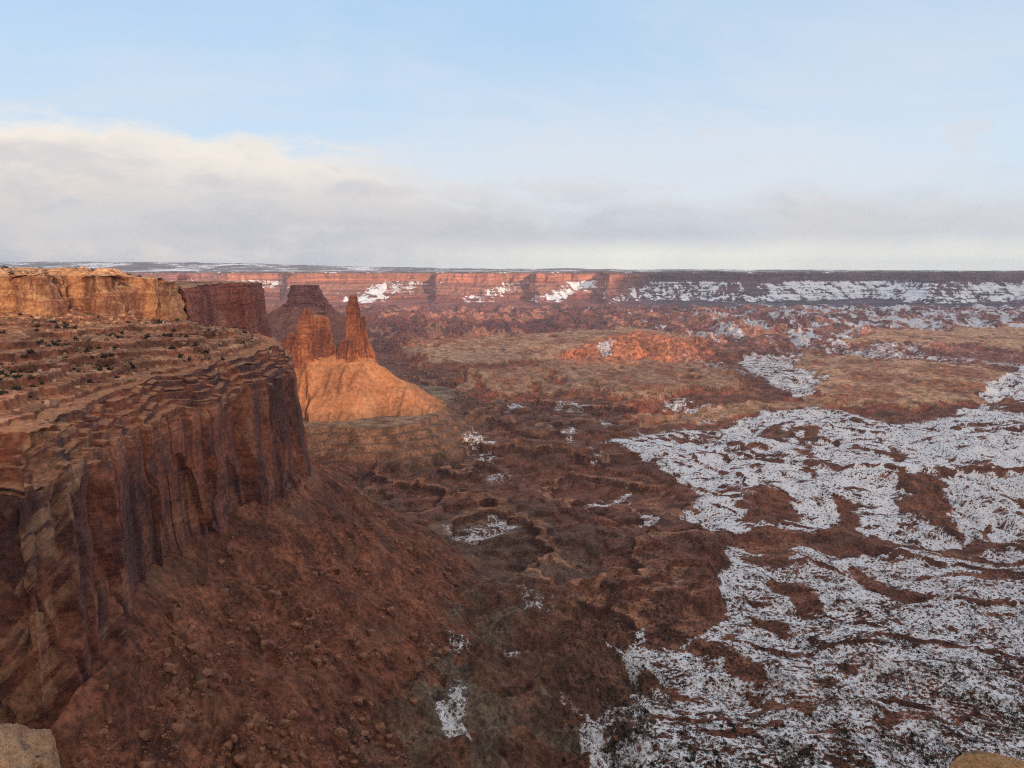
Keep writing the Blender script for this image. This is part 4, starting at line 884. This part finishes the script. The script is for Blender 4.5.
# ------------------------------------------------------------ boulders and bushes
import bmesh
def simple_mat(name, c1, c2, sc_=0.8, rough=0.95, objrand=True):
    m, b = new_mat(name)
    g = b.n('ShaderNodeNewGeometry'); n = b.noise(g.outputs['Position'], sc_, 4, 0.6)
    col = b.mix(b.ss(n, 0.35, 0.65), c1, c2)
    return finish(m, b, col, rough, [])
M_boulder = simple_mat('fallen_rock', (0.13, 0.052, 0.03), (0.30, 0.145, 0.085), 0.12)
M_shrub = simple_mat('shrub_leaves', (0.018, 0.018, 0.013), (0.042, 0.042, 0.026), 0.3)
def boulder_mesh(i):
    rg = np.random.default_rng(100 + i); bm = bmesh.new()
    s = rg.uniform(0.6, 1.0, 3)
    for _ in range(26):
        v = rg.uniform(-1, 1, 3); v /= np.max(np.abs(v)) ** 0.85
        bm.verts.new(Vector(v * s * 0.5))
    res = bmesh.ops.convex_hull(bm, input=bm.verts)
    bmesh.ops.delete(bm, geom=[g for g in res['geom_interior'] if isinstance(g, bmesh.types.BMVert)], context='VERTS')
    bmesh.ops.triangulate(bm, faces=bm.faces)
    me = bpy.data.meshes.new('boulder'); bm.to_mesh(me); bm.free(); me.materials.append(M_boulder); return me
def shrub_mesh(i, n=70):
    rg = np.random.default_rng(200 + i); V = []; Q = []
    for k in range(n):
        d = rg.normal(size=3); d /= np.linalg.norm(d); d[2] = abs(d[2]); r = rg.uniform(0.45, 1.0) * (0.85 + 0.3 * math.sin(3 * math.atan2(d[1], d[0]) + i))
        c = d * np.array([0.5, 0.5, 0.55]) * r; sz = rg.uniform(0.07, 0.15)
        a = rg.normal(size=3); a /= np.linalg.norm(a); e = np.cross(a, rg.normal(size=3)); e /= np.linalg.norm(e)
        o = len(V); V += [c + a * sz, c + e * sz, c - a * sz, c - e * sz * 0.6]; Q.append([o, o + 1, o + 2, o + 3])
    return np.array(V), np.array(Q)
def obj_xyz(parts_V, Q, name, mat):
    return raw_mesh(name, parts_V, Q, mat, smooth=False)
bvar = [boulder_mesh(i) for i in range(7)]
bV = []; bF = []
for me in bvar:
    bV.append(np.array([v.co[:] for v in me.vertices])); bF.append(np.array([p.vertices[:] for p in me.polygons]))
svar = [shrub_mesh(i) for i in range(6)]
svar_s = [shrub_mesh(20 + i, 16) for i in range(4)]
smesh = []
for V, Q in svar:
    o = raw_mesh('shrub', V, Q, M_shrub, smooth=False, link=False); smesh.append(o.data); bpy.data.objects.remove(o)
def rotz(V, a):
    c, s = math.cos(a), math.sin(a); return np.stack([V[:, 0] * c - V[:, 1] * s, V[:, 0] * s + V[:, 1] * c, V[:, 2]], 1)
def merged(name, items, Vs, Fs, mat, label, cat):
    VV = []; QQ = []; o = 0
    for (x, y, z, s, a, k) in items:
        V = rotz(Vs[k], a) * s; V[:, 0] += x; V[:, 1] += y; V[:, 2] += z
        VV.append(V); QQ.append(Fs[k] + o); o += len(V)
    ob = raw_mesh(name, np.concatenate(VV), np.concatenate(QQ), mat, smooth=False)
    tag(ob, label, cat, kind='stuff')
# --- places for boulders: the rubble slopes below the cliff, and the mesa bench
def scatter(n, x0, x1, y0, y1, rg):
    px = rg.uniform(x0, x1, n); py = rg.uniform(y0, y1, n); z = np.full(n, -300.0)
    a = (px - 512) / F; bb = (384 - py) / F; vy = CP + bb * SP; vz = -SP + bb * CP
    t = 300 / -vz
    for _ in range(14):
        x = a * t; y = vy * t; z = ground_z(x, np.maximum(y, 125))[0]; t = 0.5 * t + 0.5 * (z / vz)
    x = a * t; y = vy * t; g, s, reg = ground_z(x, y)
    ok = np.abs(vz * t - g) < 5
    return x[ok], y[ok], g[ok], s[ok], reg[ok], px[ok], py[ok]
rg = np.random.default_rng(77)
x, y, g, s, reg, px, py = scatter(26000, -60, 760, 470, 800, rg)
dW_ = sdf(x, y, W_poly, 900.0); cl = fbm(x / 50, y / 50, 3, off=130)
ok = (reg == 0) & (dW_ > 14) & (rg.random(len(x)) < np.where(dW_ < 200, 0.62, 0.10) * sst(cl, -0.5, 0.5))
sz = (1.0 + 9.0 * rg.random(len(x)) ** 12 + 1.6 * rg.random(len(x)) ** 3) * np.where(dW_ < 210, 1, 0.6)
items = [(x[i], y[i], g[i] + sz[i] * 0.12, sz[i], rg.uniform(0, 6.28), int(rg.integers(7))) for i in np.nonzero(ok)[0]]
items.sort(key=lambda q: -q[3] / q[1])
print('boulders', len(items))
for i, it in enumerate(items[:300]):
    o = bpy.data.objects.new('boulder', bvar[it[5]]); C.objects.link(o); o.location = it[:3]; o.rotation_euler = (0, 0, it[4]); o.scale = (it[3],) * 3
    tag(o, 'large angular red sandstone block fallen on the rubble slope below the cliff', 'boulder', 'fallen blocks on the rubble slope')
merged('boulder_rubble', items[300:], bV, bF, M_boulder, 'countless small red rock fragments strewn over the slopes', 'rubble')
# ledge blocks and bushes on the mesa bench
def bench(n, lo, hi, rg):
    px = rg.uniform(-40, 300, n); yv = rg.uniform(430, 1060, n) ; x = (px - 512) / F * yv; y = yv
    g, s, reg = ground_z(x, y); Wd = sdf(x, y, W_poly, 900.0); Ud = sdf(x, y, U_poly, 900.0)
    X_, Y_ = project(x, y, g)
    return x, y, g, Wd, Ud, X_, Y_
x, y, g, Wd, Ud, px, py = bench(22000, 0, 0, rg)
cl = fbm(x / 35, y / 35, 3, off=131)
ok = (Wd < -8) & (rg.random(len(x)) < 0.26 * sst(cl, -0.4, 0.6)) & ((Ud > 3) | (Ud < -14))
bi = [(x[i], y[i], g[i] + 0.2, 0.8 + 5.0 * rg.random() ** 5, rg.uniform(0, 6.28), int(rg.integers(7))) for i in np.nonzero(ok)[0]]
merged('ledge_rubble', bi, bV, bF, simple_mat('pale_ledge_rock', (0.30, 0.16, 0.10), (0.48, 0.32, 0.22), 0.1), 'loose pale blocks littering the mesa ledges', 'rubble')
x, y, g, Wd, Ud, px, py = bench(9000, 0, 0, rg)
cl = fbm(x / 50, y / 50, 3, off=132)
ok = (Wd < -8) & (px > -20) & (px < 300) & (rg.random(len(x)) < 0.36 * sst(cl, -0.35, 0.45)) & (((Ud > 5)) | (Ud < -16))
sh = [(x[i], y[i], g[i], 2.0 + 3.0 * rg.random() + 4.0 * rg.random() ** 4, rg.uniform(0, 6.28), int(rg.integers(6))) for i in np.nonzero(ok)[0]]
# bushes in the snow
x, y, g, s, reg, px, py = scatter(60000, 560, 1100, 430, 790, rg)
cl = fbm(x / 40, y / 40, 3, off=133)
ok = (reg == 0) & (rg.random(len(x)) < 0.62 * (0.25 + sst(py, 500, 660)) * (0.45 + 0.9 * sst(cl, -0.4, 0.5))) & ((px > 600) | (rg.random(len(x)) < 0.3))
sz = 1.7 + 1.7 * rg.random(len(x)) + 3.0 * rg.random(len(x)) ** 6
fl = [(x[i], y[i], g[i] - 0.1, sz[i], rg.uniform(0, 6.28), int(rg.integers(6))) for i in np.nonzero(ok)[0]]
x, y, g, s, reg, px, py = scatter(5000, 300, 620, 390, 780, rg)
ok = (reg == 0) & (rg.random(len(x)) < 0.22)
fl += [(x[i], y[i], g[i] - 0.1, 0.8 + 1.3 * rg.random(), rg.uniform(0, 6.28), int(rg.integers(6))) for i in np.nonzero(ok)[0]]
sh.sort(key=lambda q: -q[3] / q[1]); fl.sort(key=lambda q: -q[3] / q[1])
print('shrubs', len(sh), len(fl))
na = min(150, len(sh))
for grp, lab, its in (('bushes on the mesa bench', 'dark green juniper bush growing on the sandstone bench of the mesa', sh[:na]), ('bushes on the snowy flats', 'dark low bush standing in thin snow on the canyon floor', fl[:300 - na])):
    for it in its:
        o = bpy.data.objects.new('shrub', smesh[it[5]]); C.objects.link(o); o.location = it[:3]; o.rotation_euler = (0, 0, it[4]); o.scale = (it[3],) * 3
        tag(o, lab, 'bush', grp)
sV = [v for v, q_ in svar_s]; sQ = [q_ for v, q_ in svar_s]
cut = lambda its: [(a, b_, c, d, e, k % 4) for (a, b_, c, d, e, k) in its]
merged('brush', cut(sh[na:] + fl[300 - na:]), sV, sQ, M_shrub, 'countless small dark desert bushes', 'brush')

# ------------------------------------------------------------ unseen cloud sheet added behind the overlook, shaped to cast the wanted shade
def add_shade_caster():
    cA, sA, cE, sE = math.cos(SUN_AZ), math.sin(SUN_AZ), math.cos(SUN_EL), math.sin(SUN_EL)
    e1 = np.array([cA, sA, 0]); e2 = np.array([-sA * sE, cA * sE, cE])
    du, dv = 22.0, 6.0; u0, u1, v0, v1 = -9500, 12500, -520, 3000
    nu, nv = int((u1 - u0) / du), int((v1 - v0) / dv)
    Lm = np.full((nv, nu), -1.0, np.float32)
    LIT = [  # chosen light by place, cut into the added cloud as gaps: outline, light
        ([(60, 262), (620, 262), (604, 300), (560, 300), (560, 318), (470, 322), (280, 322), (160, 300)], 0.92, 6), ([(560, 296), (700, 296), (760, 330), (860, 345), (700, 350), (560, 330)], 0.50, 10),
        ([(400, 336), (520, 331), (640, 328), (668, 336), (600, 345), (480, 352), (420, 352)], 0.45, 4), ([(545, 345), (600, 335), (650, 334), (712, 345), (712, 360), (640, 368), (540, 366)], 0.95, 3),
        ([(440, 380), (560, 362), (700, 364), (742, 384), (740, 412), (650, 420), (600, 396), (470, 400)], 0.30, 6), ([(640, 396), (740, 378), (760, 408), (690, 424), (640, 424)], 0.32, 6),
        ([(780, 340), (880, 326), (1200, 326), (1200, 350), (1000, 354), (900, 350)], 0.50, 6), ([(780, 360), (900, 358), (1000, 366), (1000, 400), (880, 400), (800, 396)], 0.34, 8), ([(790, 322), (860, 322), (860, 345), (800, 345)], 0.6, 5),
        ([(850, 340), (960, 346), (980, 362), (880, 358)], 0.5, 4), ([(560, 340), (1100, 372), (1100, 520), (700, 520)], 0.10, 20)]
    def splat(x, y, z, L):
        u = (x * e1[0] + y * e1[1]); v = x * e2[0] + y * e2[1] + z * e2[2]
        i = ((v - v0) / dv).astype(int).ravel(); j = ((u - u0) / du).astype(int).ravel()
        ok = (i >= 0) & (i < nv) & (j >= 0) & (j < nu)
        np.maximum.at(Lm, (i[ok], j[ok]), L.ravel()[ok].astype(np.float32))
    def lit_of(x, y, z):
        X, Y = project(x, y, z); L = np.full(X.shape, 0.03)
        for poly, a, s in LIT:
            if a < 0.2: L = L + a * pip(X, Y, poly, s)
            else: L = np.maximum(L, a * pip(X, Y, poly, s))
        patch = fbm(x / 900, y / 1800, 3, off=140); L = L * (0.75 + 0.45 * sst(patch, -0.6, 0.5)); return np.clip(L, 0.03, 1)
    st = 2
    m = greg[::st, ::st] == 0
    X, Y, Z = gx[::st, ::st][m], gy[::st, ::st][m], gh[::st, ::st][m]; splat(X, Y, Z, lit_of(X, Y, Z))
    splat(fx, fy, fz, lit_of(fx, fy, fz))
    # near things are written over the far ones, since they take the light first
    def over(x, y, z, L):
        tmp = np.full((nv, nu), -1.0, np.float32)
        u = (x * e1[0] + y * e1[1]); v = x * e2[0] + y * e2[1] + z * e2[2]
        i = ((v - v0) / dv).astype(int).ravel(); j = ((u - u0) / du).astype(int).ravel()
        ok = (i >= 0) & (i < nv) & (j >= 0) & (j < nu)
        np.maximum.at(tmp, (i[ok], j[ok]), L.ravel()[ok].astype(np.float32)); m = tmp >= 0; Lm[m] = tmp[m]
    m = greg > 0
    X, Y, Z = gx[m], gy[m], gh[m]; PX, PY = project(X, Y, Z)
    top = 0.14 + 0.50 * sst(-PY, -352, -322) + 0.5 * sst(-PY, -430, -345) 
    top = np.where(PX > 200, 0.16, top * (1 - 0.7 * sst(PX, 120, 200)))
    over(X, Y, Z, np.clip(top, 0, 1))
    X, Y, Z = SLOPE; m = Y > 1400; X, Y, Z = X[m], Y[m], Z[m]; over(X, Y, Z, 0.95 * sst(Z, -415, -385))
    for z in np.arange(-230, -60, 5.0):
        xx = np.arange(-580, -300, 9.0); yy = np.full_like(xx, 1895.0); over(xx, yy, np.full_like(xx, z), np.full_like(xx, 0.9 * (1 - 0.5 * sst(z, -165, -110))))
    for z in np.arange(-330, -60, 5.0):
        xx = np.arange(-1500, -780, 15.0); over(xx, np.full_like(xx, 4480.0), np.full_like(xx, z), np.full_like(xx, 0.12))
    for X, Y, Z, nm in SHADE:
        if nm == 'red_cliff': over(X[12:], Y[12:], Z[12:], np.full(X[12:].shape, 0.05)); over(X[:12], Y[:12], Z[:12], np.full(X[:12].shape, 0.14))
        if nm == 'red_promontory': over(X, Y, Z, np.full(X.shape, 0.16))
        if nm == 'golden_cliff': over(X, Y, Z, 0.35 + 0.6 * sst(-project(X, Y, Z)[0], -185, -150))
    gx_, gz_ = np.meshgrid(np.linspace(-90, 90, 40), np.linspace(-40, 40, 60)); over(gx_, np.full(gx_.shape, 7.0), gz_, np.full(gx_.shape, 0.14))
    # fill and soften
    Lf = np.where(Lm < 0, 0, Lm); Wm = (Lm >= 0).astype(np.float32)
    def blur(A, k0, k1):
        for ax, k in ((0, k0), (1, k1)):
            c = np.cumsum(np.pad(A, [(k + 1, k) if a == ax else (0, 0) for a in (0, 1)], 'edge'), axis=ax, dtype=np.float64)
            A = (np.take(c, range(2 * k + 1, c.shape[ax]), ax) - np.take(c, range(0, c.shape[ax] - 2 * k - 1), ax)) / (2 * k + 1)
        return A
    n1 = blur(Lf, 1, 1); d1 = blur(Wm, 1, 1); n2 = blur(Lf, 9, 9); d2 = blur(Wm, 9, 9)
    L = np.where(d1 > 0.1, n1 / np.maximum(d1, .1), np.where(d2 > 0.02, n2 / np.maximum(d2, .02), 0.1))
    U, V = np.meshgrid(u0 + (np.arange(nu) + .5) * du, v0 + (np.arange(nv) + .5) * dv)
    Ltop = L
    H = 1000 + np.clip(V + 300, 0, None) * 1.25
    def place(H):
        t = (H - V * e2[2]) / SDIR[2]; Pn = U[..., None] * e1 + V[..., None] * e2 + t[..., None] * SDIR; return Pn
    edge = sst(U, u0, u0 + 900) * (1 - sst(U, u1 - 900, u1)) * (1 - sst(V, 2400, 3000))
    dens = (1 - np.clip(Ltop, 0, 1)) * edge
    tr = np.sqrt(np.clip(1 - dens, 0.0, 1)); thick = 30 + 220 * dens * (0.6 + 0.4 * fbm(U / 700, V / 250, 3, off=150))
    A = place(H + thick); B = place(H)
    n = nu * nv; i = np.arange(nv - 1)[:, None] * nu; j = np.arange(nu - 1)[None]
    q = np.stack([i + j, i + j + 1, i + nu + j + 1, i + nu + j], -1).reshape(-1, 4)
    o_ = 1 - tr.ravel(); keep = o_[q].max(1) > 0.01; q = q[keep]
    q2 = q[:, ::-1] + n
    m, b = new_mat('shade_caster_sheet'); a_ = b.n('ShaderNodeAttribute', attribute_name='cover')
    tp = b.n('ShaderNodeBsdfTransparent'); df = b.n('ShaderNodeBsdfDiffuse'); tl = b.n('ShaderNodeBsdfTranslucent')
    for k in (df, tl): k.inputs[0].default_value = (0.85, 0.86, 0.9, 1)
    m1 = b.n('ShaderNodeMixShader'); b.link(df.outputs[0], m1.inputs[1]); b.link(tl.outputs[0], m1.inputs[2]); m1.inputs[0].default_value = 0.3
    m2 = b.n('ShaderNodeMixShader'); b.link(a_.outputs['Fac'], m2.inputs[0]); b.link(tp.outputs[0], m2.inputs[1]); b.link(m1.outputs[0], m2.inputs[2])
    out = b.n('ShaderNodeOutputMaterial'); b.link(m2.outputs[0], out.inputs[0])
    VV = np.concatenate([A.reshape(-1, 3), B.reshape(-1, 3)])
    ob = raw_mesh('shade_caster_cloud', VV, np.concatenate([q, q2]), m, {'cover': np.concatenate([o_, o_])})
    tag(ob, kind='structure')
add_shade_caster()

# ------------------------------------------------------------ air
def haze():
    bm = bmesh.new(); bmesh.ops.create_cube(bm, size=1)
    me = bpy.data.meshes.new('haze'); bm.to_mesh(me); bm.free()
    x0, x1, y0, y1, z0, z1 = -29000, 29000, -4500, 28500, -560, 380
    o = bpy.data.objects.new('haze', me); C.objects.link(o); o.scale = (x1 - x0, y1 - y0, z1 - z0); o.location = ((x0 + x1) / 2, (y0 + y1) / 2, (z0 + z1) / 2)
    m, b = new_mat('thin_air'); v = b.n('ShaderNodeVolumePrincipled'); v.inputs['Color'].default_value = (0.62, 0.76, 1.0, 1); v.inputs['Density'].default_value = HAZE_D
    out = b.n('ShaderNodeOutputMaterial'); b.link(v.outputs[0], out.inputs['Volume']); me.materials.append(m)
    o['kind'] = 'stuff'; o['label'] = 'thin blue haze filling the canyon air'; o['category'] = 'haze'
HAZE_D = 1.9e-5
haze()
